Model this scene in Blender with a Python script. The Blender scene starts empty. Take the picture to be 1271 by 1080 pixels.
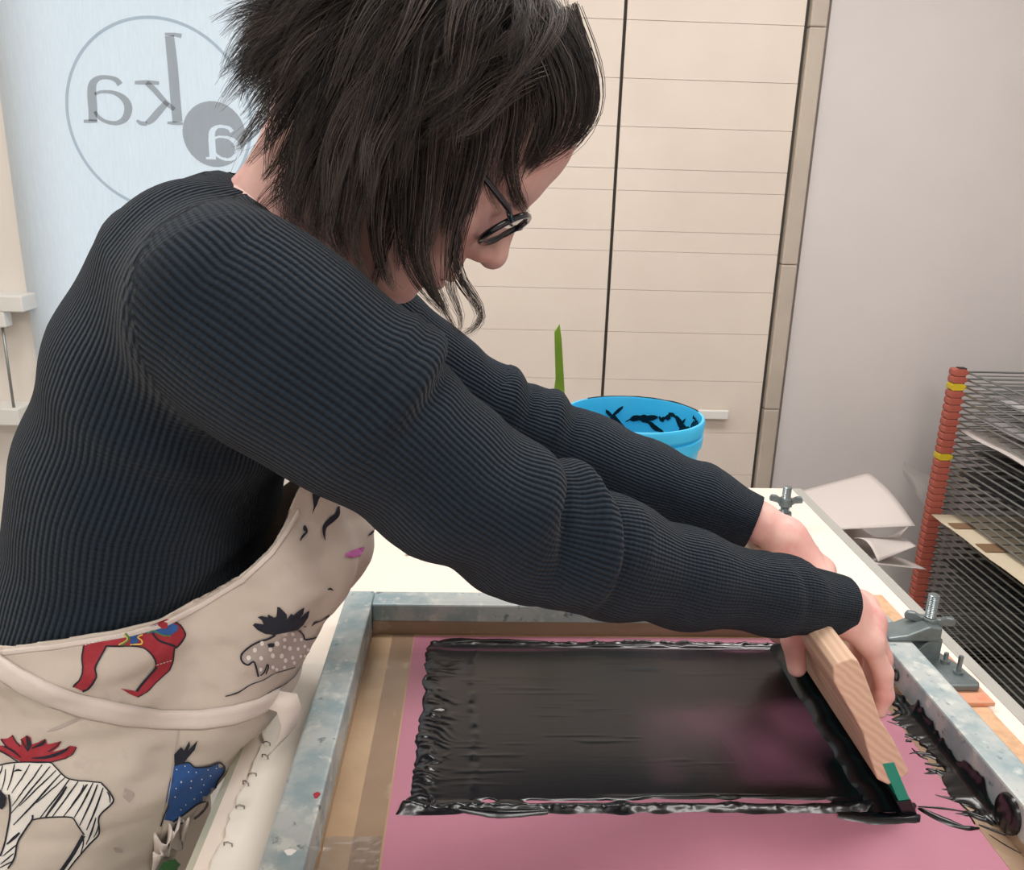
import bpy, bmesh, math, random
import numpy as np
from mathutils import Vector, Matrix
from mathutils.bvhtree import BVHTree
from mathutils.geometry import delaunay_2d_cdt

random.seed(7)
rng = np.random.default_rng(7)
scene = bpy.context.scene
COL = scene.collection

# ------------------------------------------------------------------ camera
F = 1060.0
TH, YAW, RO, CZ = math.radians(17.0), math.radians(2.4), 0.029, 1.44
_fh = np.array([math.sin(YAW), math.cos(YAW), 0.0])
_r0 = np.array([math.cos(YAW), -math.sin(YAW), 0.0])
_z = np.array([0, 0, 1.0])
FW = _fh * math.cos(TH) - _z * math.sin(TH)
_u0 = _fh * math.sin(TH) + _z * math.cos(TH)
RT = math.cos(RO) * _r0 + math.sin(RO) * _u0
UP = math.cos(RO) * _u0 - math.sin(RO) * _r0
EYE = np.array([0, 0, CZ])
cam_d = bpy.data.cameras.new('camera')
cam_d.sensor_fit = 'HORIZONTAL'
cam_d.sensor_width = 36.0
cam_d.lens = 36.0 * F / 1271.0
cam_d.clip_start = 0.02
cam = bpy.data.objects.new('camera', cam_d)
COL.objects.link(cam)
m = Matrix.Identity(4)
for i in range(3):
    m[i][0], m[i][1], m[i][2], m[i][3] = RT[i], UP[i], -FW[i], EYE[i]
cam.matrix_world = m
scene.camera = cam

def ray(x, y): return FW + RT * (x - 635.5) / F - UP * (y - 540.0) / F
def atY(x, y, Y):
    d = ray(x, y); return EYE + d * (Y / d[1])
def atZ(x, y, Z):
    d = ray(x, y); return EYE + d * ((Z - CZ) / d[2])

# ------------------------------------------------------------------ world, lights, exposure
world = bpy.data.worlds.new('world')
scene.world = world
world.use_nodes = True
bg = world.node_tree.nodes['Background']
bg.inputs[0].default_value = (0.80, 0.91, 1.0, 1)
bg.inputs[1].default_value = 2.5

LAMPS = [  # ceiling panels: x, y, power
    (0.75, 1.25, 20.0), (-0.75, 1.25, 17.0), (0.75, -0.9, 20.0), (-0.75, -0.9, 17.0)]
for lx, ly, pw in LAMPS:
    ld = bpy.data.lights.new('panel_light', 'AREA')
    ld.shape = 'RECTANGLE'; ld.size = 1.1; ld.size_y = 0.5
    ld.energy = pw; ld.color = (1.0, 0.968, 0.94)
    lo = bpy.data.objects.new('panel_light', ld)
    lo.location = (lx, ly, 2.655)
    COL.objects.link(lo)

vs = scene.view_settings
vs.view_transform = 'Standard'
vs.look = 'None'
vs.gamma = 1.0
vs.use_curve_mapping = False
vs.exposure = -0.08

# ------------------------------------------------------------------ materials
def lin(c):
    return tuple(((v / 255) / 12.92 if v / 255 <= 0.04045 else ((v / 255 + 0.055) / 1.055) ** 2.4) for v in c)
MATS = {}
class NT:
    def __init__(s, name):
        s.m = bpy.data.materials.new(name); s.m.use_nodes = True
        s.t = s.m.node_tree; s.b = s.t.nodes['Principled BSDF']
        MATS[name] = s.m
    def n(s, typ, **kw):
        nd = s.t.nodes.new(typ)
        for k, v in kw.items():
            if k.startswith('i_'):
                key = k[2:]
                key = int(key) if key.isdigit() else key.replace('_', ' ')
                nd.inputs[key].default_value = v
            else: setattr(nd, k, v)
        return nd
    def l(s, a, b): s.t.links.new(a, b)
def c4(c): return (*c[:3], 1.0)

def mat(name, rgb, rough=0.5, metal=0.0, var=None, bump=None, coat=0.0, sss=0.0, trans=0.0, sheen=0.0, stretch=(1, 1, 1), spec=None):
    """rgb 0-255 sRGB; var=(rgb2, scale, lo, hi[, detail]); bump=(scale, strength, distance)"""
    s = NT(name); b = s.b
    base = lin(rgb)
    b.inputs['Base Color'].default_value = c4(base)
    b.inputs['Roughness'].default_value = rough
    b.inputs['Metallic'].default_value = metal
    if spec is not None: b.inputs['Specular IOR Level'].default_value = spec
    if coat: b.inputs['Coat Weight'].default_value = coat; b.inputs['Coat Roughness'].default_value = 0.05
    if sss:
        b.inputs['Subsurface Weight'].default_value = sss
        b.inputs['Subsurface Radius'].default_value = (0.012, 0.004, 0.002)
        b.inputs['Subsurface Scale'].default_value = 0.6
    if trans: b.inputs['Transmission Weight'].default_value = trans
    if sheen: b.inputs['Sheen Weight'].default_value = sheen
    tc = s.n('ShaderNodeTexCoord'); mp = s.n('ShaderNodeMapping')
    mp.inputs['Scale'].default_value = stretch
    s.l(tc.outputs['Object'], mp.inputs['Vector'])
    vec = mp.outputs['Vector']
    if var:
        items = var if isinstance(var, list) else [var]
        prev = None
        for it in items:
            rgb2, sc, lo, hi = it[:4]
            nz = s.n('ShaderNodeTexNoise', i_Scale=sc, i_Detail=it[4] if len(it) > 4 else 4.0, i_Roughness=0.6)
            s.l(vec, nz.inputs['Vector'])
            mr = s.n('ShaderNodeMapRange'); mr.inputs['From Min'].default_value = lo; mr.inputs['From Max'].default_value = hi
            s.l(nz.outputs['Fac'], mr.inputs['Value'])
            mx = s.n('ShaderNodeMix', data_type='RGBA')
            s.l(mr.outputs['Result'], mx.inputs['Factor'])
            if prev is None: mx.inputs[6].default_value = c4(base)
            else: s.l(prev, mx.inputs[6])
            mx.inputs[7].default_value = c4(lin(rgb2))
            prev = mx.outputs[2]
        s.l(prev, b.inputs['Base Color'])
    if bump:
        nz = s.n('ShaderNodeTexNoise', i_Scale=bump[0], i_Detail=5.0)
        s.l(vec, nz.inputs['Vector'])
        bp = s.n('ShaderNodeBump', i_Strength=bump[1], i_Distance=bump[2])
        s.l(nz.outputs['Fac'], bp.inputs['Height']); s.l(bp.outputs['Normal'], b.inputs['Normal'])
    return s.m

mat('cream_door', (226, 214, 203), 0.45, var=((218, 205, 194), 3, .35, .7))
mat('gap_shade', (70, 66, 60), 0.8)  # shade inside the door gaps, put in as a dark colour
mat('trim_beige', (190, 178, 165), 0.5, var=((178, 166, 154), 6, .4, .7))
mat('grey_wall', (213, 207, 206), 0.85, var=((207, 201, 200), 2.0, .35, .7), bump=(180, .08, .002))
mat('white_wall', (226, 220, 212), 0.85, bump=(180, .08, .002))
mat('ceiling_white', (232, 230, 226), 0.9)
mat('floor_grey', (168, 164, 158), 0.5, var=((152, 148, 143), 8, .3, .7))
mat('window_frame', (228, 221, 213), 0.4)
mat('white_plastic', (226, 224, 220), 0.4)
mat('grey_metal', (150, 152, 150), 0.4, 0.7)
mat('table_white', (240, 226, 213), 0.45, var=((234, 220, 207), 5, .4, .7))
mat('table_edge', (168, 166, 160), 0.5)
mat('raw_edge', (196, 192, 172), 0.6, var=((176, 176, 160), 14, .4, .7))
mat('leg_grey', (150, 156, 158), 0.4, 0.3)
mat('cover_paper', (238, 230, 219), 0.7, bump=(40, .1, .002))
mat('staple_metal', (150, 146, 138), 0.3, 0.9)
mat('alu', (186, 192, 191), 0.45, 0.25, var=[((146, 166, 172), 22, .42, .62, 8), ((206, 210, 205), 48, .55, .66, 8), ((92, 110, 118), 70, .62, .72, 8)], bump=(60, .15, .001))
mat('alu_inner', (176, 168, 158), 0.45, 0.35, var=[((140, 134, 128), 14, .45, .65), ((205, 200, 194), 30, .6, .7)])
mat('mesh_tan', (198, 164, 130), 0.5, var=((186, 152, 120), 6, .4, .7))
mat('tape_brown', (154, 130, 108), 0.28, var=[((140, 116, 95), 7, .4, .65), ((176, 154, 132), 22, .6, .72)], coat=.3)
mat('tape_pale', (186, 158, 128), 0.25, var=((168, 140, 110), 12, .4, .7), coat=.3)
mat('emulsion', (182, 122, 140), 0.36, var=((174, 114, 133), 5, .35, .7), bump=(300, .03, .001))
mat('tan_board', (208, 168, 134), 0.7, var=((188, 146, 112), 60, .45, .7))
mat('orange_board', (204, 148, 118), 0.65, var=((228, 110, 84), 18, .55, .66))
mat('zinc', (168, 176, 178), 0.3, 0.85, var=((128, 140, 144), 20, .4, .65))
mat('cast_grey', (124, 134, 136), 0.45, 0.55, var=((98, 108, 110), 25, .4, .65))
mat('bucket_blue', (60, 188, 238), 0.35, var=((54, 180, 232), 4, .4, .7))
mat('ink_black', (8, 10, 16), 0.24, coat=.12, bump=(60, .2, .001))
mat('spatula_green', (122, 162, 44), 0.4, var=((104, 142, 36), 12, .4, .7))
mat('paper_white', (212, 203, 199), 0.75, bump=(14, .15, .004))
mat('paper_shade', (202, 198, 200), 0.75)
mat('paper_cream', (222, 208, 182), 0.75)
mat('tape_patch', (150, 120, 92), 0.5)
mat('rack_wire', (150, 154, 152), 0.35, 0.8)
mat('rack_red', (184, 100, 84), 0.5, var=((168, 84, 70), 30, .4, .7))
mat('rack_yellow', (214, 186, 44), 0.5)
mat('rack_frame', (60, 56, 54), 0.5, 0.5)
mat('dark_print', (40, 42, 46), 0.5, var=((84, 86, 84), 9, .45, .6))
mat('skin', (222, 176, 166), 0.5, var=[((214, 150, 146), 18, .45, .7), ((228, 188, 178), 40, .5, .75)], sss=.12, bump=(420, .08, .001))
mat('lip', (188, 112, 108), 0.4)
mat('glasses_black', (16, 17, 24), 0.18, coat=.4)
mat('eye_white', (225, 220, 215), 0.2)
mat('apron_cloth', (204, 192, 180), 0.85, var=[((192, 180, 169), 5, .4, .7), ((176, 166, 158), 18, .62, .75)], bump=(900, .25, .001))
mat('apron_band', (212, 200, 192), 0.8, bump=(900, .2, .001))
mat('print_navy', (28, 31, 44), 0.8)
mat('print_red', (152, 38, 50), 0.8, var=((172, 56, 68), 60, .45, .7))
mat('print_white', (232, 228, 222), 0.8)
mat('print_blue', (46, 92, 156), 0.8, var=((34, 74, 136), 30, .4, .7))
mat('print_green', (70, 132, 74), 0.8)
mat('print_yellow', (222, 186, 92), 0.8)
mat('print_grey', (178, 166, 160), 0.8)
mat('print_pink', (196, 104, 170), 0.8)
mat('trousers_dark', (38, 42, 52), 0.8)
mat('shoe_black', (24, 24, 26), 0.5)
mat('box_card', (150, 132, 112), 0.8)
mat('squeegee_rubber', (20, 142, 118), 0.35)

# wood with end grain for the squeegee
s = NT('squeegee_wood')
tc = s.n('ShaderNodeTexCoord'); mp = s.n('ShaderNodeMapping'); mp.inputs['Scale'].default_value = (1, .06, 1); mp.inputs['Rotation'].default_value = (0, .9, 0)
s.l(tc.outputs['Object'], mp.inputs['Vector'])
wv = s.n('ShaderNodeTexWave', i_Scale=52.0, i_Distortion=3.0, i_Detail=2.0, i_Detail_Scale=1.2); wv.bands_direction = 'X'
s.l(mp.outputs['Vector'], wv.inputs['Vector'])
cr = s.n('ShaderNodeValToRGB'); cr.color_ramp.elements[0].color = c4(lin((204, 168, 142))); cr.color_ramp.elements[1].color = c4(lin((218, 186, 162)))
s.l(wv.outputs['Fac'], cr.inputs[0]); s.l(cr.outputs[0], s.b.inputs['Base Color']); s.b.inputs['Roughness'].default_value = .55

# blind: translucent fabric, day behind it
def blind_mat(name, rgb, tw):
    s = NT(name)
    tr = s.n('ShaderNodeBsdfTranslucent'); df = s.n('ShaderNodeBsdfDiffuse'); mx = s.n('ShaderNodeMixShader', i_0=tw)
    tc = s.n('ShaderNodeTexCoord'); mp = s.n('ShaderNodeMapping'); mp.inputs['Scale'].default_value = (60, 60, 6)
    nz = s.n('ShaderNodeTexNoise', i_Scale=4.0, i_Detail=4.0)
    s.l(tc.outputs['Object'], mp.inputs['Vector']); s.l(mp.outputs['Vector'], nz.inputs['Vector'])
    m2 = s.n('ShaderNodeMix', data_type='RGBA'); s.l(nz.outputs['Fac'], m2.inputs['Factor'])
    m2.inputs[6].default_value = c4(lin(rgb)); m2.inputs[7].default_value = c4([v * .86 for v in lin(rgb)])
    for nd in (tr, df): s.l(m2.outputs[2], nd.inputs['Color'])
    s.l(df.outputs[0], mx.inputs[1]); s.l(tr.outputs[0], mx.inputs[2])
    s.l(mx.outputs[0], s.t.nodes['Material Output'].inputs['Surface'])
blind_mat('blind_fabric', (226, 230, 232), .75)
for nm_, cc in (('blind_print', (.56, .54, .53, 1)), ('blind_ring', (.64, .67, .70, 1))):   # thin tinted print
    s = NT(nm_); tr = s.n('ShaderNodeBsdfTransparent', i_Color=cc); s.l(tr.outputs[0], s.t.nodes['Material Output'].inputs['Surface'])
s = NT('window_glass')
tr = s.n('ShaderNodeBsdfTransparent'); gl = s.n('ShaderNodeBsdfGlossy', i_Roughness=.02); fr = s.n('ShaderNodeFresnel', i_IOR=1.45); mx = s.n('ShaderNodeMixShader')
s.l(fr.outputs[0], mx.inputs[0]); s.l(tr.outputs[0], mx.inputs[1]); s.l(gl.outputs[0], mx.inputs[2]); s.l(mx.outputs[0], s.t.nodes['Material Output'].inputs['Surface'])
s = NT('lens_tint')
tr = s.n('ShaderNodeBsdfTransparent', i_Color=(.72, .74, .80, 1)); gl = s.n('ShaderNodeBsdfGlossy', i_Roughness=.02); fr = s.n('ShaderNodeFresnel', i_IOR=1.5); mx = s.n('ShaderNodeMixShader')
s.l(fr.outputs[0], mx.inputs[0]); s.l(tr.outputs[0], mx.inputs[1]); s.l(gl.outputs[0], mx.inputs[2]); s.l(mx.outputs[0], s.t.nodes['Material Output'].inputs['Surface'])
s = NT('clear_film')
tr = s.n('ShaderNodeBsdfTransparent', i_Color=(.95, .95, .95, 1)); gl = s.n('ShaderNodeBsdfGlossy', i_Roughness=.15); df = s.n('ShaderNodeBsdfDiffuse', i_Color=(.8, .8, .8, 1))
mx = s.n('ShaderNodeMixShader', i_0=.25); m2 = s.n('ShaderNodeMixShader', i_0=.25)
s.l(gl.outputs[0], m2.inputs[1]); s.l(df.outputs[0], m2.inputs[2]); s.l(tr.outputs[0], mx.inputs[1]); s.l(m2.outputs[0], mx.inputs[2]); s.l(mx.outputs[0], s.t.nodes['Material Output'].inputs['Surface'])
s = NT('lamp_diffuser')
s.b.inputs['Emission Color'].default_value = (1, .96, .9, 1); s.b.inputs['Emission Strength'].default_value = 3.0

# knit: ribs follow the vertex attribute "rib" (ribs counted as whole numbers), seams the attribute "seam"
s = NT('knit')
s.b.inputs['Roughness'].default_value = .95; s.b.inputs['Sheen Weight'].default_value = .08; s.b.inputs['Sheen Roughness'].default_value = .5
s.b.inputs['Specular IOR Level'].default_value = .15
at = s.n('ShaderNodeAttribute', attribute_name='rib'); al = s.n('ShaderNodeAttribute', attribute_name='along'); sm = s.n('ShaderNodeAttribute', attribute_name='seam')
ml = s.n('ShaderNodeMath', operation='MULTIPLY', i_1=2 * math.pi); s.l(at.outputs['Fac'], ml.inputs[0])
cs = s.n('ShaderNodeMath', operation='COSINE'); s.l(ml.outputs[0], cs.inputs[0])
ml2 = s.n('ShaderNodeMath', operation='MULTIPLY', i_1=2 * math.pi / .0042); s.l(al.outputs['Fac'], ml2.inputs[0])
cs2 = s.n('ShaderNodeMath', operation='COSINE'); s.l(ml2.outputs[0], cs2.inputs[0])
hm = s.n('ShaderNodeMath', operation='MULTIPLY_ADD', i_1=.16); s.l(cs2.outputs[0], hm.inputs[0]); s.l(cs.outputs[0], hm.inputs[2])
tc = s.n('ShaderNodeTexCoord'); nz = s.n('ShaderNodeTexNoise', i_Scale=520.0, i_Detail=2.0); s.l(tc.outputs['Object'], nz.inputs['Vector'])
h3 = s.n('ShaderNodeMath', operation='MULTIPLY_ADD', i_1=1.0); s.l(nz.outputs['Fac'], h3.inputs[0]); s.l(hm.outputs[0], h3.inputs[2])
h4 = s.n('ShaderNodeMath', operation='MULTIPLY_ADD', i_1=2.2); s.l(sm.outputs['Fac'], h4.inputs[0]); s.l(h3.outputs[0], h4.inputs[2])
bp = s.n('ShaderNodeBump', i_Strength=.85, i_Distance=.0009); s.l(h4.outputs[0], bp.inputs['Height']); s.l(bp.outputs[0], s.b.inputs['Normal'])
mr = s.n('ShaderNodeMapRange'); mr.inputs['From Min'].default_value = -.9; mr.inputs['From Max'].default_value = 1.6; s.l(h3.outputs[0], mr.inputs['Value'])
mx = s.n('ShaderNodeMix', data_type='RGBA'); s.l(mr.outputs[0], mx.inputs['Factor'])
mx.inputs[6].default_value = c4(lin((11, 18, 26))); mx.inputs[7].default_value = c4(lin((37, 48, 60)))
s.l(mx.outputs[2], s.b.inputs['Base Color'])

# hair
s = NT('hair')
s.b.inputs['Roughness'].default_value = .48; s.b.inputs['Specular IOR Level'].default_value = .28
at = s.n('ShaderNodeAttribute', attribute_name='tone')
mx = s.n('ShaderNodeMix', data_type='RGBA'); s.l(at.outputs['Fac'], mx.inputs['Factor'])
mx.inputs[6].default_value = c4(lin((31, 29, 30))); mx.inputs[7].default_value = c4(lin((118, 104, 97)))
s.l(mx.outputs[2], s.b.inputs['Base Color'])
mat('hair_base', (28, 23, 22), .6)

# ink film: thin places let the emulsion colour through
s = NT('ink_film')
at = s.n('ShaderNodeAttribute', attribute_name='thin')
mx = s.n('ShaderNodeMix', data_type='RGBA'); s.l(at.outputs['Fac'], mx.inputs['Factor'])
mx.inputs[6].default_value = c4(lin((8, 10, 17))); mx.inputs[7].default_value = c4(lin((122, 78, 100)))
s.l(mx.outputs[2], s.b.inputs['Base Color'])
s.b.inputs['Roughness'].default_value = .24; s.b.inputs['IOR'].default_value = 1.6
tc = s.n('ShaderNodeTexCoord'); mp = s.n('ShaderNodeMapping'); mp.inputs['Scale'].default_value = (12, 120, 1); s.l(tc.outputs['Object'], mp.inputs['Vector'])
nz = s.n('ShaderNodeTexNoise', i_Scale=2.0, i_Detail=6.0, i_Roughness=.6); s.l(mp.outputs['Vector'], nz.inputs['Vector'])
bp = s.n('ShaderNodeBump', i_Strength=.16, i_Distance=.0004); s.l(nz.outputs['Fac'], bp.inputs['Height']); s.l(bp.outputs[0], s.b.inputs['Normal'])

# ------------------------------------------------------------------ object helpers
WP = {}
def obj(name, me, material=None, parent=None, at=(0, 0, 0), smooth=False):
    o = bpy.data.objects.new(name, me)
    COL.objects.link(o)
    if material and me is not None and len(me.materials) == 0: me.materials.append(MATS[material])
    at = Vector(at); WP[o.name] = at
    if parent is not None:
        o.parent = parent; o.location = at - WP[parent.name]
    else: o.location = at
    if smooth and me is not None:
        me.polygons.foreach_set('use_smooth', [True] * len(me.polygons))
    return o
def tag(o, label=None, cat=None, group=None, kind=None):
    if label: o['label'] = label
    if cat: o['category'] = cat
    if group: o['group'] = group
    if kind: o['kind'] = kind
    return o
def thing(name, label, cat, loc=(0, 0, 0), group=None):
    o = bpy.data.objects.new(name, None); COL.objects.link(o)
    o.location = loc; WP[o.name] = Vector(loc); o.empty_display_size = .05
    return tag(o, label, cat, group)
class MB:
    def __init__(s): s.v = []; s.f = []
    def box(s, x0, x1, y0, y1, z0, z1):
        b = len(s.v)
        s.v += [(x0, y0, z0), (x1, y0, z0), (x1, y1, z0), (x0, y1, z0), (x0, y0, z1), (x1, y0, z1), (x1, y1, z1), (x0, y1, z1)]
        s.f += [tuple(b + i for i in q) for q in ((0, 3, 2, 1), (4, 5, 6, 7), (0, 1, 5, 4), (1, 2, 6, 5), (2, 3, 7, 6), (3, 0, 4, 7))]
        return s
    def prism(s, poly, a, b, axis='y'):
        """poly (p,q) extruded from a to b along axis: y -> (p,a,q); z -> (p,q,a)"""
        k = len(s.v); n = len(poly)
        for t in (a, b):
            for p, q in poly: s.v.append((p, t, q) if axis == 'y' else ((p, q, t) if axis == 'z' else (t, p, q)))
        s.f.append(tuple(range(k, k + n))); s.f.append(tuple(range(k + 2 * n - 1, k + n - 1, -1)))
        for i in range(n): s.f.append((k + i, k + n + i, k + n + (i + 1) % n, k + (i + 1) % n))
        return s
    def tube(s, path, rad, n=8, cap=True):
        path = [np.array(p, float) for p in path]
        if np.isscalar(rad): rad = [rad] * len(path)
        k = len(s.v); up = None
        for i, p in enumerate(path):
            t = path[min(i + 1, len(path) - 1)] - path[max(i - 1, 0)]; t /= np.linalg.norm(t) + 1e-12
            if up is None:
                up = np.array([0, 0, 1.0]) if abs(t[2]) < .9 else np.array([1.0, 0, 0])
            a = np.cross(t, up); a /= np.linalg.norm(a) + 1e-12; b = np.cross(a, t); up = b
            for j in range(n):
                w = 2 * math.pi * j / n
                s.v.append(tuple(p + rad[i] * (math.cos(w) * a + math.sin(w) * b)))
        for i in range(len(path) - 1):
            for j in range(n):
                s.f.append((k + i * n + j, k + i * n + (j + 1) % n, k + (i + 1) * n + (j + 1) % n, k + (i + 1) * n + j))
        if cap:
            s.f.append(tuple(k + j for j in range(n))[::-1]); e = k + (len(path) - 1) * n
            s.f.append(tuple(e + j for j in range(n)))
        return s
    def lathe(s, prof, n=32, c=(0, 0), caps=False):
        k = len(s.v)
        for r, z in prof:
            for j in range(n):
                w = 2 * math.pi * j / n; s.v.append((c[0] + r * math.cos(w), c[1] + r * math.sin(w), z))
        for i in range(len(prof) - 1):
            for j in range(n):
                s.f.append((k + i * n + j, k + i * n + (j + 1) % n, k + (i + 1) * n + (j + 1) % n, k + (i + 1) * n + j))
        if caps:
            s.f.append(tuple(k + j for j in range(n))[::-1]); e = k + (len(prof) - 1) * n
            s.f.append(tuple(e + j for j in range(n)))
        return s
    def grid(s, P):
        """P array (r,c,3)"""
        r, c = P.shape[:2]; k = len(s.v)
        s.v += [tuple(x) for x in P.reshape(-1, 3)]
        for i in range(r - 1):
            for j in range(c - 1): s.f.append((k + i * c + j, k + i * c + j + 1, k + (i + 1) * c + j + 1, k + (i + 1) * c + j))
        return s
    def mesh(s, name):
        me = bpy.data.meshes.new(name); me.from_pydata(s.v, [], s.f); me.update(); return me
    def build(s, name, material, parent=None, at=(0, 0, 0), smooth=False, bevel=0, solid=0):
        me = s.mesh(name)
        bm = bmesh.new(); bm.from_mesh(me); bmesh.ops.recalc_face_normals(bm, faces=bm.faces); bm.to_mesh(me); bm.free()
        o = obj(name, me, material, parent, at, smooth)
        if solid:
            md = o.modifiers.new('solid', 'SOLIDIFY'); md.thickness = solid; md.offset = 0
        if bevel:
            md = o.modifiers.new('bevel', 'BEVEL'); md.width = bevel; md.segments = 2; md.limit_method = 'ANGLE'
        return o
def box(name, material, b, parent=None, bevel=0, **kw):
    return MB().box(*b).build(name, material, parent, bevel=bevel, **kw)
def struct(o, **kw): return tag(o, kind='structure', **kw)

def vnoise(x, y, seed=0):
    """2-D value noise -1..1 on numpy arrays"""
    xi = np.floor(x).astype(np.int64); yi = np.floor(y).astype(np.int64)
    fx = x - xi; fy = y - yi; fx = fx * fx * (3 - 2 * fx); fy = fy * fy * (3 - 2 * fy)
    def h(a, b):
        v = (a * 374761393 + b * 668265263 + seed * 974711) & 0xffffffff
        v = ((v ^ (v >> 13)) * 1274126177) & 0xffffffff
        return ((v ^ (v >> 16)) & 0xffff) / 32767.5 - 1
    return (h(xi, yi) * (1 - fx) + h(xi + 1, yi) * fx) * (1 - fy) + (h(xi, yi + 1) * (1 - fx) + h(xi + 1, yi + 1) * fx) * fy

# ================================================================== the room
WY = 2.52
struct(box('floor', 'floor_grey', (-2.1, 2.4, -2.1, 2.7, -.1, 0)))
struct(box('ceiling', 'ceiling_white', (-2.1, 2.4, -2.1, 2.7, 2.7, 2.8)))
struct(box('wall_left', 'white_wall', (-2.1, -2.0, -2.0, WY, 0, 2.7)))
struct(box('wall_right', 'grey_wall', (2.3, 2.4, -2.0, WY, 0, 2.7)))
struct(box('wall_front', 'white_wall', (-2.0, 2.3, -2.1, -2.0, 0, 2.7)))
wb = MB()
WX0, WX1, WZ0, WZ1 = -1.29, -.40, .80, 2.45
wb.box(-2.1, WX0, WY, 2.66, 0, 2.7); wb.box(WX1, .93, WY, 2.66, 0, 2.7)
wb.box(WX0, WX1, WY, 2.66, 0, WZ0); wb.box(WX0, WX1, WY, 2.66, WZ1, 2.7)
struct(wb.build('wall_back', 'white_wall'))
struct(box('wall_back_right', 'grey_wall', (.93, 2.4, 2.50, 2.66, 0, 2.7)))
# window with glass
w = thing('window_1', None, None, (-.85, 2.6, WZ0)); tag(w, kind='structure')
fm = MB()
for b in ((WX0, WX0 + .05), (WX1 - .05, WX1)): fm.box(b[0], b[1], 2.57, 2.63, WZ0, WZ1)
fm.box(WX0 + .05, WX1 - .05, 2.57, 2.63, WZ0, WZ0 + .05); fm.box(WX0 + .05, WX1 - .05, 2.57, 2.63, WZ1 - .05, WZ1)
fm.build('window_frame', 'window_frame', w)
box('pane', 'window_glass', (WX0 + .05, WX1 - .05, 2.598, 2.602, WZ0 + .05, WZ1 - .05), w)
# cream casing left of the blind
struct(box('trim_2', 'window_frame', (-1.62, -1.286, 2.49, WY, 0, 2.6), bevel=.006))
# panelled cupboard doors
ZL = [0.05, .19, .30, .42, .556, .693, .856, 1.001, 1.125, 1.236, 1.293, 1.404, 1.463, 1.574, 1.698, 1.843, 1.96, 2.08, 2.2, 2.32, 2.45]
for k, (x0, x1) in enumerate(((-.34, .3705), (.3795, .862))):
    d = thing('door_%d' % (k + 1), None, None, ((x0 + x1) / 2, 2.5, .05)); tag(d, kind='structure')
    box('door_core', 'cream_door', (x0 + .001, x1 - .001, 2.5035, 2.518, .05, 2.45), d)
    for z0, z1 in zip(ZL[:-1], ZL[1:]):
        box('board', 'cream_door', (x0, x1, 2.498, 2.5035, z0 + .0004, z1 - .0004), d, bevel=.0009)
    if k == 1:
        h = atY(883, 513, 2.49)
        hd = MB().box(.668, .760, 2.470, 2.482, h[2] - .014, h[2] + .014)
        hd.box(.676, .688, 2.482, 2.498, h[2] - .008, h[2] + .008).box(.740, .752, 2.482, 2.498, h[2] - .008, h[2] + .008)
        hd.build('door_handle', 'white_plastic', d, bevel=.003)
struct(box('trim_1', 'gap_shade', (.3705, .3795, 2.510, 2.5195, .05, 2.45)))  # backing strip behind the door seam, painted dark as the gap's shade
struct(box('post_gap_shade', 'gap_shade', (.862, .872, 2.506, 2.5195, .05, 2.6)))  # another dark strip, painted shade of the gap beside the post
pt = thing('trim_4', None, None, (.895, 2.49, 0)); tag(pt, kind='structure')
zz = [0, .445, .775, 1.21, 1.84, 2.6]
for z0, z1 in zip(zz[:-1], zz[1:]): box('post_section', 'trim_beige', (.872, .918, 2.482, WY, z0 + .0006, z1 - .0006), pt, bevel=.004)
struct(box('baseboard_back', 'white_plastic', (.93, 2.3, 2.488, 2.50, 0, .08)))

# ceiling lamps
LN = ['above the far right of the room', 'above the blind', 'behind the photographer on the right', 'behind the photographer on the left']
for (lx, ly, pw), ln in zip(LAMPS, LN):
    t = thing('ceiling_lamp', 'flat white ceiling panel lamp ' + ln, 'lamp', (lx, ly, 2.7), 'ceiling panel lamps')
    fr = MB()
    for b in ((-.6, .6, -.3, -.27), (-.6, .6, .27, .3), (-.6, -.57, -.27, .27), (.57, .6, -.27, .27)): fr.box(lx + b[0], lx + b[1], ly + b[2], ly + b[3], 2.66, 2.7)
    fr.build('lamp_frame', 'white_plastic', t)
    box('diffuser', 'lamp_diffuser', (lx - .57, lx + .57, ly - .27, ly + .27, 2.67, 2.69), t)

# ================================================================== blind with the mirrored logo
YB = 2.478
bl = thing('roller_blind', 'pale translucent roller blind with mirrored round logo, daylight behind it', 'blind', (-.84, YB, 2.5))
P = np.zeros((30, 46, 3))
for i, zf in enumerate(np.linspace(.86, 2.5, 30)):
    for j, xf in enumerate(np.linspace(-1.283, -.36, 46)):
        P[i, j] = (xf, YB + .0015 * math.sin(xf * 25 + 2 * math.sin(zf * 3)), zf)
MB().grid(P).build('blind_fabric', 'blind_fabric', bl, smooth=True)
MB().tube([(-1.285, YB, 2.52), (-.36, YB, 2.52)], .022, 16).build('roller_tube', 'white_plastic', bl, smooth=True)
box('bottom_bar', 'white_plastic', (-1.283, -.36, YB - .006, YB + .006, .845, .865), bl, bevel=.002)
YL = YB - .004
def onb(x, y): p = atY(x / 3.1775, y / 3.1765, YL); return np.array([p[0], p[2]])
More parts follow.
